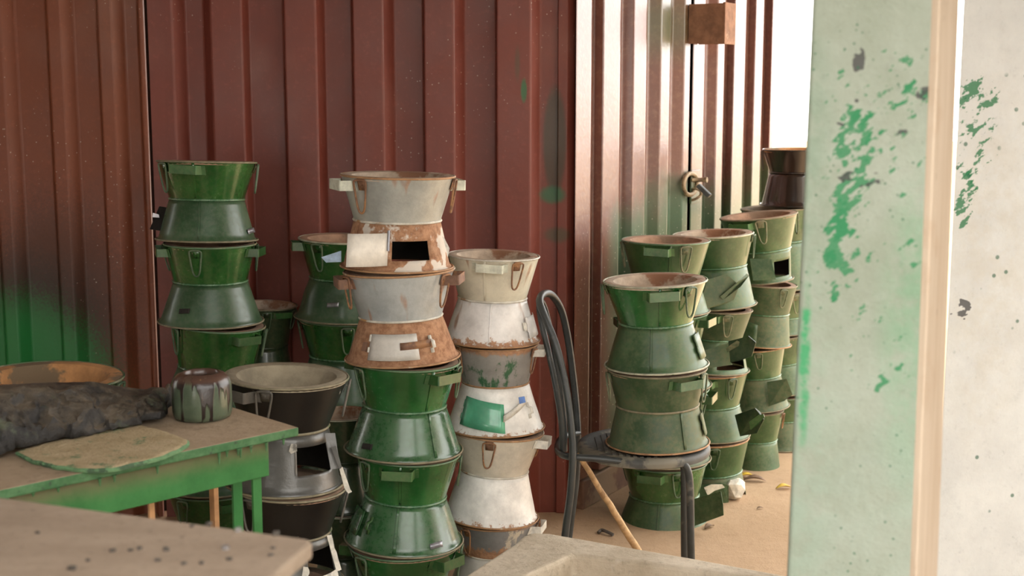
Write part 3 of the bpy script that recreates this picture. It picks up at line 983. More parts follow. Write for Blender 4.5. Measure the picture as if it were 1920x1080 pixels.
def px_stove(Y, p_rim, p_waist, p_base, tiltY=0.0, **kw):
    """p_rim=(cx,y,w) p_waist=(y,w) p_base=(cx,y,w), all read from the photograph at distance Y"""
    if 0 < p_rim[1] - LAST.get(Y, -99) < 16:         # rests tight on the stove below
        p_rim = (p_rim[0], LAST[Y] + 4.5, p_rim[2])
    LAST[Y] = p_base[1]
    A, B = P(p_base[0], p_base[1], Y), P(p_rim[0], p_rim[1], Y)
    ax = B - A
    h = ax.length
    ax.normalize()
    ax = (ax + Vector((0, tiltY, 0))).normalized()
    zw = h * (p_base[1] - p_waist[0]) / (p_base[1] - p_rim[1])
    return stove(A, ax, h, PR(p_rim[2], p_rim[1], Y), PR(p_waist[1], p_waist[0], Y), PR(p_base[2], p_base[1], Y), zw, **kw)


def fill(Y, cx, y_top, n, w, ww, labels, **kw):
    """the stoves of a stack below the last one measured, down to the floor"""
    top = P(cx, y_top, Y)
    H = top.z / n
    out = []
    for i in range(n):
        z0 = top.z - H * (i + 1)
        R = w / 2 / F * Y
        out.append(stove(Vector((top.x + 0.004 * (-1) ** i, Y, z0 + 0.002)), Vector((0, 0, 1)), H - 0.006, R * 0.97, ww / 2 / F * Y, R, (H - 0.006) * 0.53, label=labels[i], **kw))
    return out


# ---- stack by the black seam of the container wall
gA = 'glossy green stoves stacked by the black wall seam'
YA = 4.58
kA = dict(bowl='green_bowl_shaded', cone='green_cone_skylit', group=gA)
s = px_stove(YA, (386, 302, 184), (373, 138), (388, 450, 188), tiltY=0.05, **kA, straps=(-24, 150), loops=(-58, 84, 200), seams=((-16, 'bowl'), (-10, 'cone')), clips=((66, .2, 'clip'),),
             loop_swing=(0.004, 0.012), rim='rim_dust',
             label='glossy green stove with a black plate, topmost of the stack by the black wall seam')
px_plate(s, [(299, 387, YA - .02), (312, 389, YA - .03), (301, 433, YA - .05), (281, 430, YA - .04)], 'black', 'door')
px_plate(s, [(287, 399, YA - .055), (298, 402, YA - .055), (299, 408, YA - .055), (286, 407, YA - .055)], 'clip', 'latch')
px_plate(s, [(309, 404, YA - .05), (315, 402, YA - .07), (311, 435, YA - .09), (305, 434, YA - .07)], 'green_cone_skylit', 'hinge_tab')
s = px_stove(YA, (394, 456, 170), (525, 136), (396, 602, 194), **kA, straps=(-84, 72), loops=(-18, 96, -105), clips=((-34, .36, 'black_and_shade'),), loop_swing=(0.002, 0.014),
             label='glossy green stove second from top of its stack by the black wall seam')
s = px_stove(YA, (410, 608, 172), (686, 138), (402, 756, 192), **kA, straps=(34, -140), loops=(-62, 80, 200), loop_swing=(0.006, 0.012),
             label='glossy green stove third in its stack by the black wall seam, behind the clay jar')
fill(YA, 400, 762, 2, 188, 138, ['green stove fourth down in the stack by the black wall seam, behind the workbench', 'green stove at the foot of the stack by the black wall seam, behind the workbench'],
     **kA, straps=(20, 200), loops=(-40, 80, 200))
# ---- low dark stove in the shade behind it
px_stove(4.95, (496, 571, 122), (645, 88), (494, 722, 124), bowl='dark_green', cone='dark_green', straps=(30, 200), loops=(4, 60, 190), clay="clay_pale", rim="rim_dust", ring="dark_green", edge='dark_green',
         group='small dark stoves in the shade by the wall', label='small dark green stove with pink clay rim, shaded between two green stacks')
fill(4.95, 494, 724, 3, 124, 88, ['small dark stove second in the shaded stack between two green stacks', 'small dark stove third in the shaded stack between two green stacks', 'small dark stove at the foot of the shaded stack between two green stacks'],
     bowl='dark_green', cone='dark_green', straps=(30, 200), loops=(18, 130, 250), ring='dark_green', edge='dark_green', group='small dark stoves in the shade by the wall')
# ---- green stack half hidden by the rusty one
gB = 'green stoves half hidden behind the stack with rusty stoves'
YB = 4.86
kB = dict(bowl='green_bowl_shaded', cone='green_cone_skylit', group=gB)
px_stove(YB, (648, 446, 174), (519, 130), (646, 594, 186), **kB, straps=(-84, 100), loops=(-36, 60, 200), dent=1.0, clips=((-16, .42, 'clip'),), clay='clay', rim='rim_pale', loop_swing=(0.004,),
         label='dented green stove topmost of the stack half hidden behind the rusty stoves')
px_stove(YB, (648, 600, 172), (667, 130), (646, 752, 186), tiltY=0.03, **kB, straps=(120,), loops=(2, -86, 180), loop_swing=(0.004,),
         label='green stove with one wire loop in front, below the dented green stove')
fill(YB, 648, 756, 2, 184, 130, ['green stove third in the stack behind the rusty stoves', 'green stove at the foot of the stack behind the rusty stoves'], **kB, straps=(80, 200), loops=(-50, 80, 200))
# ---- short dark stack seen in the gap between black and green stoves
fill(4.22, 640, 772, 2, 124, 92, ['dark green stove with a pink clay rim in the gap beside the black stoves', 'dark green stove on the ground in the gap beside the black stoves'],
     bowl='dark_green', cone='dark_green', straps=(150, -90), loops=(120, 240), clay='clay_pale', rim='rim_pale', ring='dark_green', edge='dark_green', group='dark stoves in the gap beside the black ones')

# ---- front stack: two grey and rusty stoves on three glossy green ones
YD = 4.0
gD = 'stoves of the tall stack with rusty stoves on top'
s = px_stove(YD, (746, 327, 213), (411, 162), (744, 500, 210), bowl='galv', cone='rust_patch', group=gD, straps=(-70, 104), loops=(-39, 78, 190), strap_mat='cream_strap', wire='rust_wire',
             clay='clay_pale', rim='rim_rust', ring='rim_white', edge='rim_rust', loop_swing=(0.004, 0.010), seams=((-60, 'cone'),),
             door=dict(hole=(-6, 39, .20, .62), plate=(-10, .10, .80, -66, .128, .002, 'door_white'), hinge_mat='clip', curve=-0.010),
             label='grey galvanised stove with rusty base and open white door, topmost of its stack')
px_plate(s, [(603, 482, YD - .07), (640, 470, YD - .10), (640, 491, YD - .10), (612, 492, YD - .07)], 'pale_blue', 'latch')
px_plate(s, [(829, 443, YD - .05), (833, 446, YD - .05), (843, 466, YD - .06), (840, 482, YD - .06), (836, 466, YD - .06)], 'white_strap', 'latch')
s = px_stove(YD, (748, 509, 206), (591, 153), (755, 670, 214), bowl='galv2', cone='rust', group=gD, straps=(-78, 76), loops=(-66, 54, 180), strap_mat='rust_strap', wire='rust_wire',
             rim='rim_rust', ring='rim_white', edge='rim_rust', loop_swing=(0.010, 0.010),
             door=dict(closed=(-38, 18, .10, .72), mat='door_grey', hinge_mat='rim_white', latch=(-2, 33, .44, .03, 'rust_strap'), staple=(35, .40, 'rim_white'), tab=(-46, .40, 'rust_strap')),
             label='fully rusted stove base with closed grey door and latch, grey bowl above')
s = px_stove(YD, (761, 683, 202), (757, 153), (757, 841, 220), bowl='green_front_bowl_shaded', cone='green_front_cone_skylit', group=gD, straps=(43, -120), loops=(-56, 72, 180),
             seams=((34, 'cone'), (30, 'bowl')), clips=((-42, .22, 'black_and_shade'),), loop_swing=(0.006, 0.012), rim='rim_green',
             label='glossy green stove directly below the fully rusted stove base')
s = px_stove(YD, (764, 850, 196), (927, 150), (757, 1010, 222), bowl='green_front_bowl_shaded', cone='green_front_cone_skylit', group=gD, straps=(-10, 150), loops=(-50, 84, 200),
             seams=((-10, 'cone'), (-8, 'bowl')), clips=((34, .16, 'clip'),), loop_swing=(0.008, 0.014), strap_mat='green_strap',
             door=dict(closed=(-86, -58, .2, .75), mat='green_front_cone_skylit', staple=(-44, .48, 'green_strap')),
             label='glossy green stove with a strap handle facing front, fourth down below the rusty stoves')
top = P(759, 1013, YD)
s = stove(Vector((top.x, YD, 0.002)), Vector((0, 0, 1)), top.z - 0.004, PR(210, 1018, YD), PR(152, 1100, YD), PR(220, 1180, YD), top.z * 0.53, bowl='green_front_bowl_shaded', cone='green_front_cone_skylit', group=gD,
          straps=(48, -110), loops=(-48, 80, 200), label='glossy green stove at the foot of the stack with rusty stoves on top')

# ---- white stack beside it
YE = 4.33
gE = 'white painted stoves stacked beside the rusty ones'
s = px_stove(YE, (926, 477, 172), (557, 128), (921, 637, 182), bowl='cream', cone='white_rust', group=gE, straps=(-5, 160), loops=(30, 150, 260), strap_mat='cream_strap', wire='rust_wire',
             clay='clay_pale', rim='rim_white', ring='rim_white', edge='rim_rust', seams=((-12, 'bowl'), (-2, 'cone')), loop_swing=(0.006,),
             door=dict(closed=(54, 100, .12, .62), mat='white_rust', tab=(50, .40, 'white_strap')),
             label='cream bowled stove with a green daubed handle, topmost of the white stack')
s = px_stove(YE, (930, 645, 158), (714, 124), (928, 799, 186), bowl='grey_smear', cone='white', group=gE, straps=(84, -90), loops=(62, 200, 300), strap_mat='white_strap', wire='rust_wire',
             rim='rim_rust', ring='rim_rust', edge='rim_rust', loop_swing=(0.008,),
             door=dict(closed=(-46, 12, .10, .72), mat='door_mint', skew=-0.02, latch=(10, 48, .36, .36, 'white_strap'), staple=(52, .44, 'white_strap'), tab=(-54, .40, 'white_strap')),
             label='white stove with a mint green door plate, second in the white stack')
px_plate(s, [(972, 745, YE - .16), (983, 743, YE - .155), (985, 754, YE - .155), (974, 757, YE - .16)], 'blue', 'latch_tip', 0.004)
s = px_stove(YE, (932, 806, 174), (879, 126), (920, 965, 178), bowl='cream2', cone='white', group=gE, straps=(78, -100), loops=(-9, 110, 230), strap_mat='white_strap', wire='rust_wire',
             rim='rim_rust', ring='rim_white', edge='rim_rust', loop_swing=(0.002,), label='plain white based stove with a front wire loop, third in the white stack')
top = P(928, 967, YE)
s = stove(Vector((top.x, YE, 0.002)), Vector((0, 0, 1)), top.z - 0.004, PR(162, 972, YE), PR(120, 1046, YE), PR(180, 1120, YE), top.z * 0.53, bowl='grey_drip', cone='door_grey', group=gE,
          straps=(76, -100), loops=(84, 200, 320), strap_mat='white_strap', wire='rust_wire', rim='rim_rust', ring='rim_white', edge='rim_rust', clips=(),
          label='grey stove with cream paint drips at the foot of the white stack')

# ---- black stack by the workbench
YF = 3.68
gF = 'black stoves stacked by the workbench corner'
s = px_stove(YF, (537, 703, 230), (795, 160), (533, 903, 222), bowl='black', cone='grey_cone', group=gF, straps=(-48, 150), loops=(-20, 82, 200), strap_mat='black_wire', wire='black_wire',
             clay='clay_grey', rim='rim_dust', ring='rim_dust', edge='rim_dust', loop_swing=(0.010, 0.006),
             door=dict(hole=(13, 60, .30, .78)),
             label='black stove with a grey clay rim and open base door, topmost by the workbench')
px_plate(s, [(609, 812, YF - .115), (628, 812, YF - .11), (638, 878, YF - .13), (620, 880, YF - .14)], 'grey_cone', 'door')
px_plate(s, [(621, 838, YF - .14), (630, 836, YF - .14), (641, 876, YF - .15), (637, 880, YF - .15)], 'grey_cone', 'latch', 0.003)
px_plate(s, [(637, 880, YF - .15), (642, 875, YF - .15), (657, 918, YF - .16), (660, 922, YF - .16), (653, 925, YF - .16), (646, 915, YF - .16)], 'torn', 'latch', 0.003)
px_plate(s, [(546, 832, YF - .158), (556, 833, YF - .16), (557, 846, YF - .165), (546, 851, YF - .163), (542, 846, YF - .16)], 'torn', 'paint_chip', 0.001)
s = px_stove(YF, (542, 908, 214), (990, 160), (536, 1092, 222), bowl='black', cone='grey_cone', group=gF, straps=(160,), loops=(-42, 84, 200), strap_mat='black_wire', wire='black_wire',
             rim='rim_dust', ring='rim_dust', edge='rim_dust', loop_swing=(0.012, 0.004), door=dict(hole=(24, 66, .32, .80)),
             label='black stove with torn white edged opening in its grey base, second by the workbench')
zc = s.zw
def torn_edge(s, a0, z0, a1, z1, w, n=7):
    rows_ = [[], []]
    for j in range(n):
        f = j / (n - 1); a = math.radians(s.phi + a0 + (a1 - a0) * f); z = z0 + (z1 - z0) * f
        jag = w * (0.35 + 0.65 * abs(noise.noise(Vector((j * 1.7, a0, z1 * 9)))) * 2)
        rows_[0].append(pol(s.rc(z) + 0.003, a, z)); 
        if abs(a1 - a0) > 8: rows_[1].append(pol(s.rc(z) + 0.012, a, z - jag))
        else: rows_[1].append(pol(s.rc(z) + 0.012, a + jag / 0.12, z))
    vs, fs = ribbon(rows_, 0)
    mesh_obj('torn_edge', vs, fs, M['torn'], s.root, smooth=0, solid=0.0015)
torn_edge(s, 22, zc * .38, 68, zc * .38, 0.05)
torn_edge(s, 66, zc * .34, 60, zc * 1.0, 0.016)
torn_edge(s, 14, zc * .3, 18, zc * .6, 0.02)
fill(YF, 536, 1096, 1, 222, 160, ['black stove at the foot of the stack by the workbench, hidden by the tables'], bowl='black', cone='grey_cone', straps=(150,), loops=(30, 150, 270), wire='black_wire', strap_mat='black_wire', group=gF, rim='rim_dust')

# ---- two stoves standing on the chair
YG = 4.36
gG = 'green stoves standing on the chair'
s = px_stove(YG, (1228, 524, 194), (603, 136), (1231, 684, 194), bowl='green_front_bowl_shaded', cone='olive_cone', group=gG, straps=(9, 170), loops=(41, -80, 170), clay='clay_pale', rim='rim_pale', ring='ring_green', edge='rim_pale',
             seams=((6, 'bowl'), (-6, 'cone')), loop_swing=(0.008, 0.016), door=dict(closed=(62, 100, .15, .75), mat='olive_cone'),
             label='glossy green stove with a pale clay rim, upper one on the chair')
s = px_stove(YG, (1232, 691, 184), (757, 152), (1233, 829, 192), bowl='dusty_bowl', cone='dusty_cone', group=gG, straps=(36, -150), loops=(66, -74, 180), rim='rim_dust', ring='rim_dust', edge='rim_rust', wire='dusty_wire',
             loop_swing=(0.014, 0.016), seams=((34, 'cone'),), door=dict(closed=(72, 104, .2, .8), mat='dusty_cone'), label='dusty green stove standing directly on the chair seat')
SEATZ = P(1233, 829, YG).z

# ---- stack behind the chair
YJ = 5.09
gJ = 'green stoves stacked behind the chair'
s = px_stove(YJ, (1249, 449, 163), (520, 124), (1246, 582, 168), bowl='olive_bowl', cone='olive_cone', group=gJ, straps=(-11, 170), loops=(26, -78, 200), clay='clay', rim='rim_green', seams=((6, 'bowl'),), wire='dusty_wire', loop_swing=(.008,),
             label='green stove with brown clay rim topmost of the stack behind the chair')
px_stove(YJ, (1246, 588, 160), (655, 124), (1248, 722, 170), bowl='olive_bowl', cone='olive_cone', group=gJ, straps=(-78, 70), loops=(30, 150, 270), label='green stove second in the stack behind the chair, mostly covered')
px_stove(YJ, (1248, 728, 160), (795, 124), (1247, 858, 170), bowl='olive_bowl', cone='dusty_cone', group=gJ, straps=(76, -110), loops=(60, 170, 280), edge='rim_dust', label='green stove third in the stack behind the chair, mostly covered')
s = px_stove(YJ, (1246, 866, 160), (925, 128), (1245, 990, 182), bowl='green_bowl_shaded', cone='olive_cone', group=gJ, straps=(-17, 150), loops=(18, 130, 250), seams=((-8, 'cone'),), loop_swing=(.006,), edge='rim_dust',
             label='green stove standing on the ground below the chair seat')
px_plate(s, [(1302, 935, YJ - .15), (1352, 921, YJ - .22), (1356, 945, YJ - .23), (1357, 966, YJ - .23), (1303, 986, YJ - .16)], 'olive_cone', 'door')

# ---- next stack towards the bright opening, doors hanging open
YK = 5.42
gK = 'green stoves with hanging doors by the container doors'
s = px_stove(YK, (1337, 437, 150), (497, 120), (1341, 571, 154), bowl='olive_bowl', cone='olive_cone', group=gK, straps=(160,), loops=(80, 200, 320), clay='clay_pale', rim='rim_pale', loop_swing=(.012,),
             label='green stove with pale pink clay, second stack past the chair, topmost')
px_plate(s, [(1311, 545, YK - .20), (1326, 524, YK - .20), (1362, 514, YK - .18), (1386, 535, YK - .17), (1376, 562, YK - .18), (1352, 572, YK - .19), (1309, 583, YK - .22)], 'dusty_bowl', 'door')
px_plate(s, [(1350, 556, YK - .2), (1384, 528, YK - .19), (1400, 513, YK - .15), (1404, 517, YK - .15), (1388, 538, YK - .19), (1356, 562, YK - .2)], 'dusty_cone', 'latch')
s = px_stove(YK, (1340, 580, 140), (630, 110), (1331, 690, 146), bowl='dusty_bowl', cone='olive_cone', group=gK, straps=(-8, 170), loops=(20, 140, 260), rim='rim_dust', loop_swing=(.006,), wire='dusty_wire',
             door=dict(hole=(10, 70, .1, .85)),
             label='green stove with crooked torn base, second down in the stack past the chair')
px_plate(s, [(1310, 660, YK - .20), (1366, 643, YK - .19), (1372, 684, YK - .20), (1316, 692, YK - .21)], 'dusty_bowl', 'door')
px_plate(s, [(1362, 652, YK - .25), (1382, 638, YK - .27), (1387, 640, YK - .27), (1388, 646, YK - .27), (1364, 660, YK - .25)], 'dusty_wire', 'latch', 0.006)
px_plate(s, [(1366, 640, YK - .24), (1404, 630, YK - .3), (1418, 642, YK - .32), (1410, 668, YK - .32), (1388, 676, YK - .29), (1370, 680, YK - .25)], 'dark_green', 'door')
s = px_stove(YK, (1334, 698, 134), (757, 102), (1334, 815, 142), bowl='olive_bowl', cone='olive_cone', group=gK, straps=(-12, 170), loops=(34, 150, 260), rim='rim_rust', loop_swing=(.008,),
             label='green stove with a wire loop and flap, third down in the stack past the chair')
px_plate(s, [(1378, 778, YK - .13), (1416, 765, YK - .2), (1425, 772, YK - .2), (1433, 786, YK - .21), (1420, 812, YK - .2), (1388, 818, YK - .14)], 'dark_green', 'door')
px_plate(s, [(1405, 791, YK - .22), (1422, 778, YK - .24), (1432, 776, YK - .25), (1434, 782, YK - .25), (1422, 796, YK - .24), (1408, 806, YK - .22)], 'green_strap', 'latch', 0.004)
s = px_stove(YK, (1333, 822, 140), (881, 110), (1336, 941, 136), bowl='olive_bowl', cone='dusty_cone', group=gK, straps=(170,), loops=(6, 130, 250), rim='rim_rust', loop_swing=(.004,), door=dict(hole=(5, 85, .0, .62)),
             label='green stove with a torn open base at the foot of the stack past the chair')
px_plate(s, [(1306, 910, YK - .19), (1352, 905, YK - .2), (1366, 910, YK - .19), (1366, 942, YK - .19), (1308, 948, YK - .19)], 'olive_cone', 'door')
px_plate(s, [(1320, 914, YK - .215), (1334, 908, YK - .215), (1354, 908, YK - .215), (1359, 914, YK - .215), (1340, 920, YK - .215), (1327, 929, YK - .215)], 'torn', 'paint_chip', 0.001)

# ---- stack after that
YL = 5.84
gL = 'green stoves of the stack before the pillar'
s = px_stove(YL, (1422, 403, 143), (467, 108), (1432, 526, 110), bowl='olive_bowl', cone='olive_cone', group=gL, straps=(-26,), loops=(3, 110, 230), rim='rim_dust', clay='clay', wire='dusty_wire', loop_swing=(.022,),
             door=dict(hole=(24, 68, .12, .66)), seams=(),
             label='green stove with its base door swung open, topmost of the stack before the pillar')
px_plate(s, [(1406, 485, YL - .19), (1446, 486, YL - .2), (1455, 524, YL - .21), (1412, 526, YL - .2)], 'olive_cone', 'door')
s = px_stove(YL, (1436, 533, 116), (585, 94), (1427, 644, 112), bowl='dusty_bowl', cone='dusty_cone', group=gL, straps=(160,), loops=(34, 150, 260), rim='rim_dust', loop_swing=(.01,), wire='dusty_wire',
             door=dict(closed=(-70, -10, .1, .8), mat='olive_cone', skew=-.03), edge='rim_rust', label='dusty olive stove with a rusty base edge, second in the stack before the pillar')
s = px_stove(YL, (1418, 650, 106), (703, 84), (1424, 762, 112), bowl='olive_bowl', cone='dusty_cone', group=gL, straps=(-120,), loops=(4, 130, 240), rim='rim_rust', loop_swing=(.006,), wire='dusty_wire',
             label='olive stove with a square flap open at its side, third before the pillar')
px_plate(s, [(1438, 716, YL - .12), (1475, 710, YL - .14), (1486, 740, YL - .14), (1470, 752, YL - .14), (1441, 762, YL - .13)], 'dusty_bowl', 'door')
s = px_stove(YL, (1418, 768, 100), (822, 78), (1416, 884, 98), bowl='olive_bowl', cone='olive_cone', group=gL, straps=(-150,), loops=(76, 190, 300), rim='rim_dust', edge='rim_dust', loop_swing=(.01,), wire='rust_wire',
             label='plain green stove on the ground at the foot of the stack before the pillar')

# ---- last stack, black stove on top
YM = 6.16
gM = 'stoves of the last stack half hidden by the pillar'
s = px_stove(YM, (1492, 279, 122), (322, 96), (1490, 384, 128), bowl='black_brown', cone='black_brown', group=gM, straps=(150,), loops=(-84, 60, 190), strap_mat='black_wire', wire='black_wire', clay='clay_orange', rim='black_brown', ring='black_brown', edge='black_brown', loop_swing=(.012,),
             label='glossy black brown stove on top of the last stack, against the white sky')
s = px_stove(YM, (1458, 392, 136), (450, 104), (1463, 538, 126), bowl='olive_bowl', cone='olive_cone', group=gM, straps=(-150,), loops=(60, 180, 300), rim='rim_dust', clay='clay_grey', label='green stove directly under the glossy black brown stove')
s = px_stove(YM, (1462, 544, 118), (592, 88), (1462, 622, 104), bowl='olive_bowl', cone='olive_cone', group=gM, straps=(-150,), loops=(30, 180, 300), rim='rim_dust', clips=((10, .4, 'clip'),), wire='dusty_wire', label='green stove with a metal clip, third in the last stack')
s = px_stove(YM, (1458, 628, 104), (678, 80), (1464, 732, 108), bowl='olive_bowl', cone='olive_cone', group=gM, straps=(-150,), loops=(60, 180, 300), rim='rim_dust', label='green stove fourth down in the last stack beside the pillar')
fill(YM, 1464, 736, 1, 104, 78, ['green stove on the ground at the foot of the last stack'], bowl='olive_bowl', cone='dusty_cone', straps=(-150,), loops=(60, 180, 300), wire='rust_wire', group=gM)

# ---- wide pot-like stove behind the workbench
YO = 3.72
s = px_stove(YO, (98, 703, 258), (800, 190), (98, 900, 250), bowl='olive_bowl', cone='olive_cone', straps=(150,), loops=(66, -60, 190), clay='clay_orange', rim='rim_green', group='stoves behind the black rag',
             label='wide green stove full of orange clay, behind the black rag')
fill(YO, 98, 904, 2, 250, 180, ['green stove second down behind the workbench and black rag', 'green stove on the ground behind the workbench and black rag'], bowl='olive_bowl', cone='olive_cone', group='stoves behind the black rag')


# ------------------------------------------------------------------ metal chair
chair = empty('metal_chair', Vector((P(1208, 829, YG).x, YG + 0.02, 0)))
tag(chair, 'dark tubular metal chair with a round seat carrying two green stoves', 'chair')
cinv = Vector(chair.location)
sc = Vector((P(1208, 829, YG).x, YG + 0.02, 0))
SR = PR(250, 829, YG)
th = 0.034
zt = SEATZ - 0.005
prof = [(0.001, zt - 0.006), (SR * 0.80, zt - 0.006), (SR * 0.86, zt - 0.001), (SR * 0.95, zt - 0.002), (SR * 0.99, zt - 0.008), (SR, zt - 0.018), (SR * 0.99, zt - 0.030), (SR * 0.93, zt - 0.036), (0.001, zt - 0.034)]
vs, fs = lathe(prof, 64)
mesh_obj('seat', vs, fs, M['rubber'], chair, smooth=50)
# raised ribs of the seat pad
rib_parts = []
for k in range(-7, 8):
    x = k * 0.022
    l = math.sqrt(max(0, (SR * 0.78) ** 2 - x * x))
    rib_parts.append(box((x, 0, zt - 0.0055), (0.006, 0, 0), (0, l, 0), (0, 0, 0.002)))
vs, fs = joined(rib_parts)
fix_normals(mesh_obj('seat_ribs', vs, fs, M['rubber'], chair, smooth=0))


def chair_tube(nm, pts, r=0.0125):
    vs, fs = tube([p - cinv for p in smooth_path(pts, 6)], r, 12)
    mesh_obj(nm, vs, fs, M['tube'], chair, smooth=60)


def flo(px, py, Y):
    p = P(px, py, Y); p.z = 0.0; return p


chair_tube('back_hoop', [flo(1046, 1090, 4.17), P(1060, 1000, 4.17), P(1070, 920, 4.17), P(1074, 850, 4.17), P(1070, 790, 4.18), P(1060, 720, 4.20), P(1043, 650, 4.22), P(1022, 595, 4.25), P(1012, 566, 4.28), P(1018, 552, 4.33), P(1034, 553, 4.40),
                        P(1052, 580, 4.46), P(1064, 630, 4.50), P(1074, 700, 4.53), P(1081, 770, 4.54), P(1083, 830, 4.54), P(1080, 900, 4.54), P(1070, 980, 4.54), flo(1060, 1080, 4.54)])
chair_tube('inner_hoop', [P(1055, 846, 4.27), P(1052, 790, 4.26), P(1041, 720, 4.26), P(1027, 655, 4.28), P(1014, 600, 4.30), P(1011, 572, 4.33), P(1016, 566, 4.36), P(1025, 590, 4.39), P(1038, 650, 4.42), P(1049, 720, 4.43), P(1057, 790, 4.44), P(1059, 846, 4.44)], 0.010)
chair_tube('seat_ring', [P(1085, 812, 4.54), P(1058, 818, 4.48), P(1047, 832, 4.40), P(1048, 848, 4.28), P(1066, 856, 4.20), P(1120, 860, 4.19), P(1200, 868, 4.19), P(1255, 864, 4.20)], 0.0115)
chair_tube('leg', [P(1215, 868, 4.20), P(1255, 863, 4.20), P(1278, 867, 4.20), P(1290, 884, 4.20), P(1294, 920, 4.20), P(1295, 1000, 4.20), flo(1297, 1164, 4.20)])
chair_tube('leg', [P(1215, 852, 4.50), P(1260, 851, 4.50), P(1277, 858, 4.50), P(1282, 876, 4.50), P(1283, 920, 4.50), P(1283, 1000, 4.50), flo(1283, 1098, 4.50)])

# ------------------------------------------------------------------ stick leaning below the chair
M['stick'] = plain('peeled_stick', (0.46, 0.30, 0.155), 0.8, scale=30, second=(0.30, 0.18, 0.09), amount=0.4, bump=0.4)
a, b = P(1083, 843, 4.13), P(1196, 1062, 4.66)
b.z = 0.012
a = P(1085, 852, 4.36)
pts = []
for i in range(13):
    f = i / 12
    pts.append(a.lerp(b, f) + Vector((noise.noise(Vector((i * .7, 0, 1))), 0, noise.noise(Vector((i * .7, 5, 1))))) * 0.006)
vs, fs = tube(pts, 0.0115, 8, taper=[0.75 + 0.5 * i / 12 + 0.12 * noise.noise(Vector((i * 1.3, 2, 2))) for i in range(13)])
o = mesh_obj('wooden_stick', vs, fs, M['stick'], smooth=60)
tag(o, 'thin peeled wooden stick slanting to the ground below the chair seat', 'stick')

# ------------------------------------------------------------------ workbench with green apron
t = NT('dusty_bench_board')
g = t.noise(9, 5, 0.65, stretch=(0.35, 0.35, 1)); n2 = t.noise(45, 5, 0.7); n3 = t.noise(7, 5, 0.65, loc=(5, 2, 0))
c = t.mix(t.step(g, 0.3, 0.7), (0.33, 0.24, 0.155), (0.43, 0.325, 0.225))
c = t.mix(t.step(n2, 0.55, 0.75, 0, 0.5), c, (0.20, 0.15, 0.10))
c = t.mix(t.step(n3, 0.6, 0.72, 0, 0.55), c, (0.17, 0.125, 0.09))
t.bump(t.math('ADD', g, n2), 0.4, 0.01)
M['bench'] = t.done(c, 0.9, spec=0.2)
t = NT('green_bench_edge')
n1 = t.noise(22, 5, 0.7)
c = t.mix(t.step(n1, 0.3, 0.7), (0.03, 0.11, 0.035), (0.08, 0.18, 0.075))
c = t.mix(t.step(t.noise(50, 4, 0.7), 0.6, 0.68, 0, 0.8), c, (0.03, 0.045, 0.03))
M['bench_edge'] = t.done(c, 0.6)
t = NT('green_sprayed_wood')
n1 = t.noise(12, 5, 0.7); z = t.xyz()[2]
zn = t.math('ADD', z, t.math('MULTIPLY', n1, 0.05))
c = t.mix(t.step(n1, 0.3, 0.7), (0.018, 0.12, 0.025), (0.035, 0.17, 0.042))
c = t.mix(t.step(zn, 0.79, 0.86, 0, 0.85), c, (0.14, 0.10, 0.055))
M['apron'] = t.done(c, 0.5)
M['raw_wood'] = plain('raw_orange_wood', (0.45, 0.24, 0.11), 0.75, scale=12)
ZB = 0.85
bench = empty('workbench', Vector((0, 0, 0)))
tag(bench, 'low workbench with dusty top and green apron, carrying the clay jar and black rag', 'table')
c0 = Pz(560, 801, ZB); dF = (Pz(0, 919, ZB) - c0).normalized(); dB = Vector((-dF.y, dF.x, 0))
if dB.y < 0: dB = -dB
LB, DB = 1.1, 0.46
vs, fs = prism([c0, c0 + dF * LB, c0 + dF * LB + dB * DB, c0 + dB * DB], (0, 0, -0.022))
o = fix_normals(mesh_obj('bench_top', vs, fs, M['bench'], bench, smooth=0, bevel=0.003, mats=[M['bench_edge']], fmat=[0, 1, 1, 1, 1, 1]))


def on_edge(px, inset):
    base = c0 + dB * inset
    lo, hi = -0.3, 1.4
    for _ in range(50):
        m = (lo + hi) / 2
        p = base + dF * m
        k = p.x / p.y * F * (CT - 0.11 * ST) + 960
        if k > px: lo = m
        else: hi = m
    return base + dF * lo


e0 = on_edge(503, 0.02)
vs, fs = prism([e0, e0 + dF * 0.98, e0 + dF * 0.98 + dB * 0.022, e0 + dB * 0.022], (0, 0, -0.09))
vs = [v + Vector((0, 0, -0.022)) for v in vs]
fix_normals(mesh_obj('apron', vs, fs, M['apron'], bench, smooth=0, bevel=0.002))
e1 = e0 + dB * 0.38 + dF * 0.0
vs, fs = prism([e1, e1 + dF * 0.98, e1 + dF * 0.98 + dB * 0.022, e1 + dB * 0.022], (0, 0, -0.09))
vs = [v + Vector((0, 0, -0.022)) for v in vs]
fix_normals(mesh_obj('apron', vs, fs, M['apron'], bench, smooth=0, bevel=0.002))
for (px, ins, w, m_) in ((478, 0.05, 0.012, 'apron'), (441, 0.10, 0.013, 'apron'), (278, 0.14, 0.007, 'raw_wood')):
    p = on_edge(px, ins)
    p.z = 0
    vs, fs = box(p + Vector((0, 0, 0.412)), dF * w, dB * 0.004, Vector((0, 0, 0.412)))
    fix_normals(mesh_obj('leg' if m_ == 'apron' else 'batten', vs, fs, M[m_], bench, smooth=0))
for q in (c0 + dF * 1.0 + dB * 0.07, c0 + dF * 1.0 + dB * 0.37):
    vs, fs = box(Vector((q.x, q.y, 0.412)), dF * 0.014, dB * 0.02, Vector((0, 0, 0.412)))
    fix_normals(mesh_obj('leg', vs, fs, M['apron'], bench, smooth=0))
q = c0 + dB * 0.37 + dF * 0.02
vs, fs = box(Vector((q.x, q.y, 0.412)), dF * 0.007, dB * 0.012, Vector((0, 0, 0.412)))
fix_normals(mesh_obj('leg', vs, fs, M['raw_wood'], bench, smooth=0))
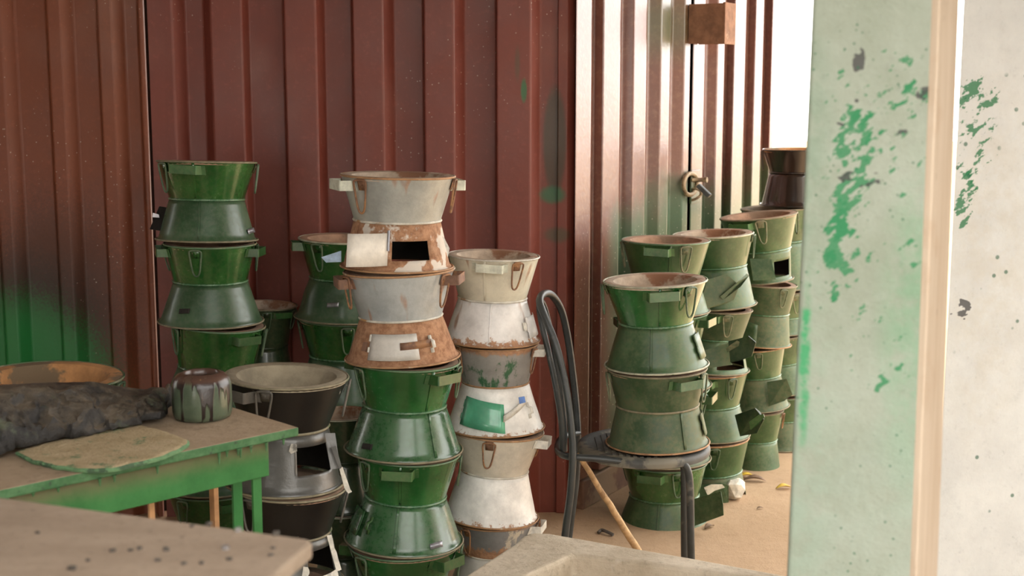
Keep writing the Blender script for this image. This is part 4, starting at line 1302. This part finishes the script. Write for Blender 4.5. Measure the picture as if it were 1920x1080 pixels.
# green paint drips hanging from the board edge
dr = []
for i in range(16):
    p = c0 + dF * (0.03 + 0.9 * random.random()) + Vector((0, 0, -0.02)) - dB * 0.001
    L = 0.008 + 0.022 * random.random()
    dr.append(tube([p, p + Vector((0, 0, -L * .6)), p + Vector((0, 0, -L))], 0.0035, 6, taper=[1.4, 0.8, 0.5]))
vs, fs = joined(dr)
o = mesh_obj('paint_drips', vs, fs, M['bench_edge'], bench, smooth=60); o['kind'] = 'stuff'

# clay-spattered jar
t = NT('dripped_jar')
n1 = t.noise(10, 5, 0.65)
c = t.mix(t.step(n1, 0.3, 0.7), (0.05, 0.07, 0.045), (0.10, 0.125, 0.08))
z = t.xyz()[2]
st = t.step(t.math('ADD', t.noise(34, 2, 0.5, stretch=(1, 1, 0.05)), t.math('MULTIPLY', t.step(z, 0.03, 0.12), 0.13)), 0.535, 0.565)
c = t.mix(st, c, (0.022, 0.014, 0.012))
c = t.mix(t.math('MULTIPLY', t.step(t.math('ADD', z, t.math('MULTIPLY', n1, 0.02)), 0.105, 0.118), 0.85), c, (0.10, 0.055, 0.04))
c = t.mix(t.step(t.noise(30, 2, 0.5, stretch=(1, 1, 0.07), loc=(4, 4, 0)), 0.69, 0.71), c, (0.33, 0.2, 0.10))
t.bump(t.math('ADD', n1, st), 0.35, 0.008)
M['jar'] = t.done(c, 0.28)
jb = Pz(380, 783, ZB)
jR = PR(111, 760, jb.y)
jH = P(380, 697, jb.y).z - ZB
prof = [(0.001, 0.0015), (jR * 0.82, 0.0015), (jR * 0.93, jH * 0.05), (jR * 0.985, jH * 0.15), (jR, jH * 0.4), (jR * 0.985, jH * 0.72), (jR * 0.93, jH * 0.86), (jR * 0.80, jH * 0.95), (jR * 0.66, jH * 0.99), (jR * 0.60, jH), (jR * 0.56, jH * 0.985), (jR * 0.56, jH * 0.85), (jR * 0.88, jH * 0.75), (jR * 0.9, jH * 0.1), (0.001, jH * 0.06)]
vs, fs = lathe(prof, 48)
vs = [(x * (1 + 0.012 * math.cos(8 * math.atan2(x, -y))), y * (1 + 0.012 * math.cos(8 * math.atan2(x, -y))), z) for x, y, z in vs]
o = mesh_obj('clay_jar', vs, fs, M['jar'], smooth=60)
o.location = (jb.x, jb.y, ZB)
tag(o, 'squat round shouldered jar streaked with dark drips on the workbench', 'jar')

# flat tan mat with green crust
t = NT('tan_crusted_mat')
n1 = t.noise(14, 5, 0.7); n2 = t.noise(90, 4, 0.7)
c = t.mix(t.step(n1, 0.3, 0.7), (0.42, 0.325, 0.19), (0.52, 0.41, 0.26))
c = t.mix(t.step(n2, 0.55, 0.75, 0, 0.4), c, (0.27, 0.21, 0.12))
c = t.mix(t.step(t.noise(20, 4, 0.7, loc=(2, 2, 9)), 0.56, 0.66, 0, 0.75), c, (0.11, 0.21, 0.11))
t.bump(n2, 0.6, 0.01)
M['mat_top'] = t.done(c, 0.95, spec=0.1)
M['mat_edge'] = plain('green_mat_crust', (0.13, 0.25, 0.12), 0.9, scale=40, second=(0.06, 0.11, 0.06), bump=0.6)
mat_px = [(30, 846), (44, 854), (62, 862), (88, 869), (118, 874), (150, 878), (180, 879), (212, 877), (240, 871), (270, 864), (300, 856), (325, 846), (346, 836), (353, 826), (338, 818), (318, 811), (290, 803), (255, 796), (215, 800), (160, 812), (100, 826), (60, 836)]
ring = [Pz(x, y, ZB + 0.010) for x, y in smooth_path([(x, y, 0) for x, y in mat_px + mat_px[:1]], 3)[:-1] for _ in (0,) for x, y in ((x, y),)] if False else []
dense = smooth_path([(x, y, 0) for x, y in mat_px + mat_px[:1]], 4)[:-1]
ring = []
for i, q in enumerate(dense):
    p = Pz(q[0], q[1], ZB + 0.011)
    j = 0.004 * noise.noise(Vector((i * 0.45, 1, 3)))
    ring.append(Vector((p.x + j, p.y + j, ZB + 0.011)))
cen = sum(ring, Vector()) / len(ring)
vs, fs, fm = [], [], []
nr = len(ring)
for f_, z_ in ((1.0, 0.0015), (1.012, 0.007), (0.985, 0.011), (0.9, 0.0125), (0.7, 0.012), (0.4, 0.0115), (0.1, 0.0115)):
    for i, p in enumerate(ring):
        q = cen + (p - cen) * f_
        vs.append(Vector((q.x, q.y, ZB + z_ + (0.0015 * noise.noise(q * 40) if z_ > 0.01 else 0))))
for r_ in range(6):
    for i in range(nr):
        j = (i + 1) % nr
        fs.append((r_ * nr + i, r_ * nr + j, (r_ + 1) * nr + j, (r_ + 1) * nr + i)); fm.append(1 if r_ < 2 else 0)
fs.append(tuple(range(6 * nr, 7 * nr))); fm.append(0)
fs.append(tuple(range(nr))[::-1]); fm.append(1)
o = fix_normals(mesh_obj('round_mat', vs, fs, M['mat_top'], smooth=40, mats=[M['mat_edge']], fmat=fm))
tag(o, 'flat rounded tan mat crusted green along its edge, lying on the workbench', 'mat')

# crumpled black rag
t = NT('stiff_black_rag')
n1 = t.noise(6, 6, 0.7); n2 = t.noise(40, 5, 0.75)
c = t.mix(t.step(n1, 0.3, 0.7), (0.010, 0.009, 0.009), (0.035, 0.031, 0.027))
nz = t.xyz(t.n('ShaderNodeNewGeometry').outputs['Normal'])[2]
d_ = t.math('MULTIPLY', t.step(nz, 0.35, 0.95), t.step(t.math('ADD', t.math('MULTIPLY', n1, 0.6), t.math('MULTIPLY', n2, 0.4)), 0.35, 0.6), True)
c = t.mix(t.math('MULTIPLY', d_, 0.75), c, (0.165, 0.13, 0.09))
c = t.mix(t.step(t.noise(9, 5, 0.7, loc=(8, 1, 2)), 0.56, 0.68, 0, 0.6), c, (0.10, 0.125, 0.07))
t.bump(t.math('ADD', n1, t.math('MULTIPLY', n2, 0.7)), 0.6, 0.02)
M['rag'] = t.done(c, 0.55, spec=0.4)
topc = smooth_path([(-120, 742, 0), (0, 735, 0), (90, 731, 0), (180, 731, 0), (250, 738, 0), (290, 738, 0), (318, 744, 0), (326, 752, 0)], 10)
botc = smooth_path([(-120, 886, 0), (0, 852, 0), (60, 834, 0), (130, 824, 0), (190, 810, 0), (250, 798, 0), (300, 784, 0), (326, 762, 0)], 10)
topc = smooth_path([(-120, 730, 0), (0, 722, 0), (60, 718, 0), (120, 716, 0), (180, 717, 0), (235, 725, 0), (275, 730, 0), (305, 726, 0), (320, 736, 0), (326, 752, 0)], 9)
botc = smooth_path([(-120, 890, 0), (0, 856, 0), (40, 842, 0), (90, 831, 0), (140, 824, 0), (190, 812, 0), (240, 803, 0), (285, 790, 0), (310, 778, 0), (326, 762, 0)], 9)
NU, NV = len(topc), 34
vs, fs = [], []
for i in range(NU):
    u = i / (NU - 1)
    fr = Pz(botc[i].x, botc[i].y, ZB + 0.014)
    d_ = ray(topc[i].x, topc[i].y); o_ = Vector((0, 0, HC))
    tt = (0.43 - (o_ - c0).dot(dB)) / d_.dot(dB)
    bk = o_ + d_ * tt
    if bk.z < ZB + 0.02:
        bk = Pz(topc[i].x, topc[i].y, ZB + 0.02)
    for j in range(NV):
        v = (j - 2) / (NV - 3)
        if v < 0:                                  # falls off behind the crest
            p = bk + dB * (0.012 * (2 - j)); p.z = bk.z + (ZB + 0.0155 - bk.z) * (2 - j) / 2
        else:
            p = bk.lerp(fr, v)
            p.z = ZB + 0.0155 + (bk.z - ZB - 0.0155) * (1 - v ** 2.2) ** 0.75 + 0.016 * math.sin(PI * v)
            pn = Vector((p.x * 9, p.y * 9, 2 + u))
            e_ = min(1.0, v * 5 + 0.15) * (1.0 if v < 0.97 else 0.3)
            rid = lambda f_, o__: 1 - abs(noise.noise(pn * f_ + Vector((o__, 2 * o__, 0)))) * 2.4
            p.z += e_ * (0.010 * rid(1.0, 0) + (0.003 + 0.009 * v * v) * rid(2.6, 3) + (0.001 + 0.008 * v * v) * rid(5.3, 7) + 0.0025 * noise.noise(pn * 12) - 0.008)
            if u > 0.82:
                p.z += 0.03 * math.sin((u - 0.82) / 0.18 * PI) * math.sin(PI * min(1, v * 1.2)) * (0.6 + 0.4 * math.sin(v * 9))
            w_ = Vector((noise.noise(pn * 2.6 + Vector((9, 0, 0))), noise.noise(pn * 2.6 + Vector((0, 9, 0))), 0)) * (0.004 + 0.016 * v)
            w_ += Vector((noise.noise(pn * 7 + Vector((4, 0, 0))), noise.noise(pn * 7 + Vector((0, 4, 0))), 0)) * 0.010 * v
            p += w_
            p.z = max(p.z, ZB + 0.0155)
        vs.append(p)
for i in range(NU - 1):
    for j in range(NV - 1):
        fs.append((i * NV + j, i * NV + j + 1, (i + 1) * NV + j + 1, (i + 1) * NV + j))
o = fix_normals(mesh_obj('black_rag', vs, fs, M['rag'], smooth=35, solid=0.003))
tag(o, 'stiff crumpled black rag spread over the back of the workbench', 'rag')

# ------------------------------------------------------------------ nearer table
ZP = 1.02
t = NT('worn_table_board')
g = t.noise(6, 5, 0.65, stretch=(0.5, 1.6, 1)); n2 = t.noise(60, 5, 0.7); n3 = t.noise(11, 5, 0.7, loc=(1, 6, 0))
c = t.mix(t.step(g, 0.3, 0.7), (0.29, 0.215, 0.155), (0.38, 0.29, 0.215))
c = t.mix(t.step(n2, 0.52, 0.75, 0, 0.5), c, (0.18, 0.135, 0.10))
c = t.mix(t.step(n3, 0.62, 0.70, 0, 0.75), c, (0.11, 0.085, 0.07))
t.bump(t.math('ADD', g, n2), 0.4, 0.01)
M['table'] = t.done(c, 0.85, spec=0.25)
table = empty('table', Vector((0, 0, 0)))
tag(table, 'worn dusty brown table top scattered with crumbs, in front of the workbench', 'table')
p1 = Pz(592, 1011, ZP); dL = (Pz(0, 931, ZP) - p1).normalized(); dN = (Pz(514, 1079, ZP) - p1).normalized()
LP, NP = 0.9, 0.85
vs, fs = prism([p1 + dN * 0.012, p1 + dL * 0.012, p1 + dL * LP, p1 + dL * LP + dN * NP, p1 + dN * NP], (0, 0, -0.026))
fix_normals(mesh_obj('table_top', vs, fs, M['table'], table, smooth=0, bevel=0.006))
for a_, b_ in ((0.12, 0.10), (0.12, 0.75), (0.82, 0.10), (0.82, 0.75)):
    q = p1 + dL * a_ + dN * b_
    vs, fs = box(Vector((q.x, q.y, 0.497)), (0.025, 0, 0), (0, 0.025, 0), (0, 0, 0.497))
    fix_normals(mesh_obj('leg', vs, fs, M['table'], table, smooth=0))
M['crumb'] = plain('dark_crumb', (0.09, 0.075, 0.062), 0.8)
M['nut'] = plain('bright_metal', (0.6, 0.6, 0.62), 0.3, metal=0.8)
crumb_px = [(360, 988, .006), (392, 984, .008), (262, 1030, .007), (245, 1033, .006), (212, 1034, .007), (312, 1032, .009), (296, 1052, .007), (345, 1058, .006), (165, 1052, .006), (135, 1068, .010), (430, 1050, .007), (518, 1003, .010), (512, 1029, .006), (508, 1042, .006), (378, 1057, .006), (70, 1000, .006)]
for i, (x, y, r) in enumerate(crumb_px):
    p = Pz(x, y, ZP); r *= 0.62
    o = rock('crumb', (p.x, p.y, ZP + r * 0.42), r, M['crumb'], i + 11, squash=(1.3, 1.0, 0.6), rz=i)
    tag(o, 'small dark crumb of debris lying on the worn brown table top', 'debris', 'crumbs on the worn brown table')
for i, (x, y) in enumerate([(447, 996), (423, 1030)]):
    p = Pz(x, y, ZP)
    vs, fs = lathe([(0.0025, 0), (0.0055, 0), (0.0055, 0.005), (0.0025, 0.005)], 6, closed=True)
    o = mesh_obj('metal_nut', vs, fs, M['nut'], smooth=0)
    o.location = (p.x, p.y, ZP + 0.0005); o.rotation_euler.z = 0.4 + i
    tag(o, ['small metal nut beside the far edge of the worn brown table', 'shiny metal nut out in the open middle of the worn brown table'][i], 'nut', 'metal nuts on the worn brown table')

# ------------------------------------------------------------------ wooden box and latch on the container doors
M['box_wood'] = plain('rough_brown_wood', (0.24, 0.125, 0.075), 0.8, scale=18, second=(0.36, 0.24, 0.16), amount=0.35, bump=0.4)
A = wp(1291, DO + 0.004, 0, 40); B = A + WN * 0.16
Cc = wp(1375, DO + 0.164, 0, 40)
L_ = (Cc - B).length
za, zb = P(1320, 82, A.y).z, P(1320, 8, A.y).z
lock = empty('wooden_box', Vector((0, 0, 0)))
tag(lock, 'small rough wooden box fixed across the seam of the container doors', 'box')
e_, w_ = 0.012, WD
def slab(nm, c_, a1, a2, a3):
    vs, fs = box(c_, a1, a2, a3)
    fix_normals(mesh_obj(nm, vs, fs, M['box_wood'], lock, smooth=0, bevel=0.002))
mid = (A + B) / 2 + WD * L_ / 2; zc_ = (za + zb) / 2; hh = (zb - za) / 2
slab('side_board', Vector((((A + B) / 2).x, ((A + B) / 2).y, zc_)) + WD * e_ / 2, WN * 0.08, WD * e_ / 2, Vector((0, 0, hh)))
slab('side_board', Vector((((A + B) / 2).x, ((A + B) / 2).y, zc_)) + WD * (L_ - e_ / 2), WN * 0.08, WD * e_ / 2, Vector((0, 0, hh)))
slab('front_board', Vector((B.x, B.y, zc_)) + WD * L_ / 2 + WN * e_ / 2, WN * e_ / 2, WD * L_ / 2, Vector((0, 0, hh + 0.004)))
slab('top_board', Vector((mid.x, mid.y, zb - e_ / 2)), WN * 0.079, WD * (L_ / 2 - e_), Vector((0, 0, e_ / 2)))

M['hasp'] = plain('dusty_brass_steel', (0.36, 0.27, 0.17), 0.55, metal=0.3, second=(0.16, 0.11, 0.07), amount=0.4)
def wz(px, py, o_):
    p = wp(px, o_, 0, py)
    d_ = ray(px, py)
    p.z = HC + d_.z * p.y / d_.y
    return p
latch = empty('door_latch', Vector((0, 0, 0)))
tag(latch, 'dusty steel latch with bolt and hanging bar on the container doors', 'latch')
ov = []
cz = wz(1290, 345, DO + 0.004)
for i in range(24):
    a_ = 2 * PI * i / 24
    ov.append(cz + WD * (0.075 * math.cos(a_)) + Vector((0, 0, 0.048 * math.sin(a_))) + WN * 0.012)
vs, fs = tube(ov, 0.010, 8, closed=True)
mesh_obj('latch_ring', vs, fs, M['hasp'], latch, smooth=60)
vs, fs = tube([wz(1300, 338, DO + 0.02), wz(1301, 338, DO + 0.06), wz(1316, 337, DO + 0.085), wz(1326, 337, DO + 0.11)], 0.010, 8, taper=[1, 1, 1, 1.3])
mesh_obj('bolt', vs, fs, M['hasp'], latch, smooth=60)
vs, fs = box((wz(1309, 347, DO + 0.075) + wz(1331, 368, DO + 0.10)) / 2, (wz(1331, 368, DO + 0.10) - wz(1309, 347, DO + 0.075)) / 2, WD * 0.012, WN.cross(Vector((0, 0, 1))) * 0.0 + Vector((0.007, 0, 0.007)))
fix_normals(mesh_obj('hanging_bar', vs, fs, M['tube'], latch, smooth=0, bevel=0.003))
pth = smooth_path([wz(1297, 355, DO + 0.006), wz(1304, 354, DO + 0.03), wz(1312, 357, DO + 0.045), wz(1314, 365, DO + 0.045), wz(1306, 372, DO + 0.03), wz(1296, 376, DO + 0.006)], 5)
vs, fs = tube(pth, 0.006, 8)
mesh_obj('handle_loop', vs, fs, M['hasp'], latch, smooth=60)
vs, fs = box(wz(1303, 350, DO + 0.005), WD * 0.05, WN * 0.005, Vector((0, 0, 0.075)))
fix_normals(mesh_obj('latch_plate', vs, fs, M['door_wall'], latch, smooth=0, bevel=0.002))

# ------------------------------------------------------------------ bits on the ground
p = Pz(1377, 938, 0)
o = rock('concrete_block', (p.x, p.y + 0.02, 0.045), 0.055, M['torn'], 40, squash=(0.9, 0.9, 1.0), rz=0.3)
tag(o, 'pale broken concrete lump under the torn stove past the chair', 'block')
M['leaf_yellow'] = plain('yellow_leaf', (0.55, 0.36, 0.03), 0.6)
M['leaf_brown'] = plain('brown_leaf', (0.17, 0.10, 0.055), 0.7)


def leaf(px, py, L, rz, mat, label):
    p = Pz(px, py, 0)
    rowsg = []
    for i in range(7):
        f = i / 6
        w_ = 0.22 * L * math.sin(PI * f) ** 0.8 + 0.001
        rowsg.append([Vector((L * (f - 0.5), w_ * j, 0.004 + 0.10 * L * math.sin(PI * f) + 0.12 * L * abs(j) * math.sin(PI * f))) for j in (-1, -0.5, 0, 0.5, 1)])
    vs, fs = ribbon(rowsg, 0)
    o = mesh_obj('fallen_leaf', vs, fs, M[mat], smooth=60, solid=0.0006)
    o.location = (p.x, p.y, 0.0); o.rotation_euler.z = rz
    tag(o, label, 'leaf', 'fallen leaves on the dusty ground')


leaf(1470, 917, 0.075, 0.2, 'leaf_yellow', 'curled yellow leaf on the dusty ground before the pillar')
leaf(1400, 896, 0.08, 0.1, 'leaf_yellow', 'flat tan leaf by the foot of the stack before the pillar')
leaf(1415, 903, 0.10, -0.15, 'leaf_brown', 'long brown leaf just in front of the flat tan leaf')
leaf(1330, 991, 0.06, 0.8, 'leaf_brown', 'dark brown leaf on the ground beside the front leg of the chair')
leaf(1425, 955, 0.03, 0.3, 'leaf_brown', 'tiny brown leaf alone on the open dusty ground')
pp = [Pz(1122, 999, 0.006), Pz(1128, 994, 0.012), Pz(1140, 998, 0.012), Pz(1150, 1003, 0.006)]
vs, fs = tube(smooth_path(pp, 4), 0.007, 6)
o = mesh_obj('metal_offcut', vs, fs, M['crumb'], smooth=60)
tag(o, 'small bent dark metal offcut on the ground behind the slanting stick', 'scrap')
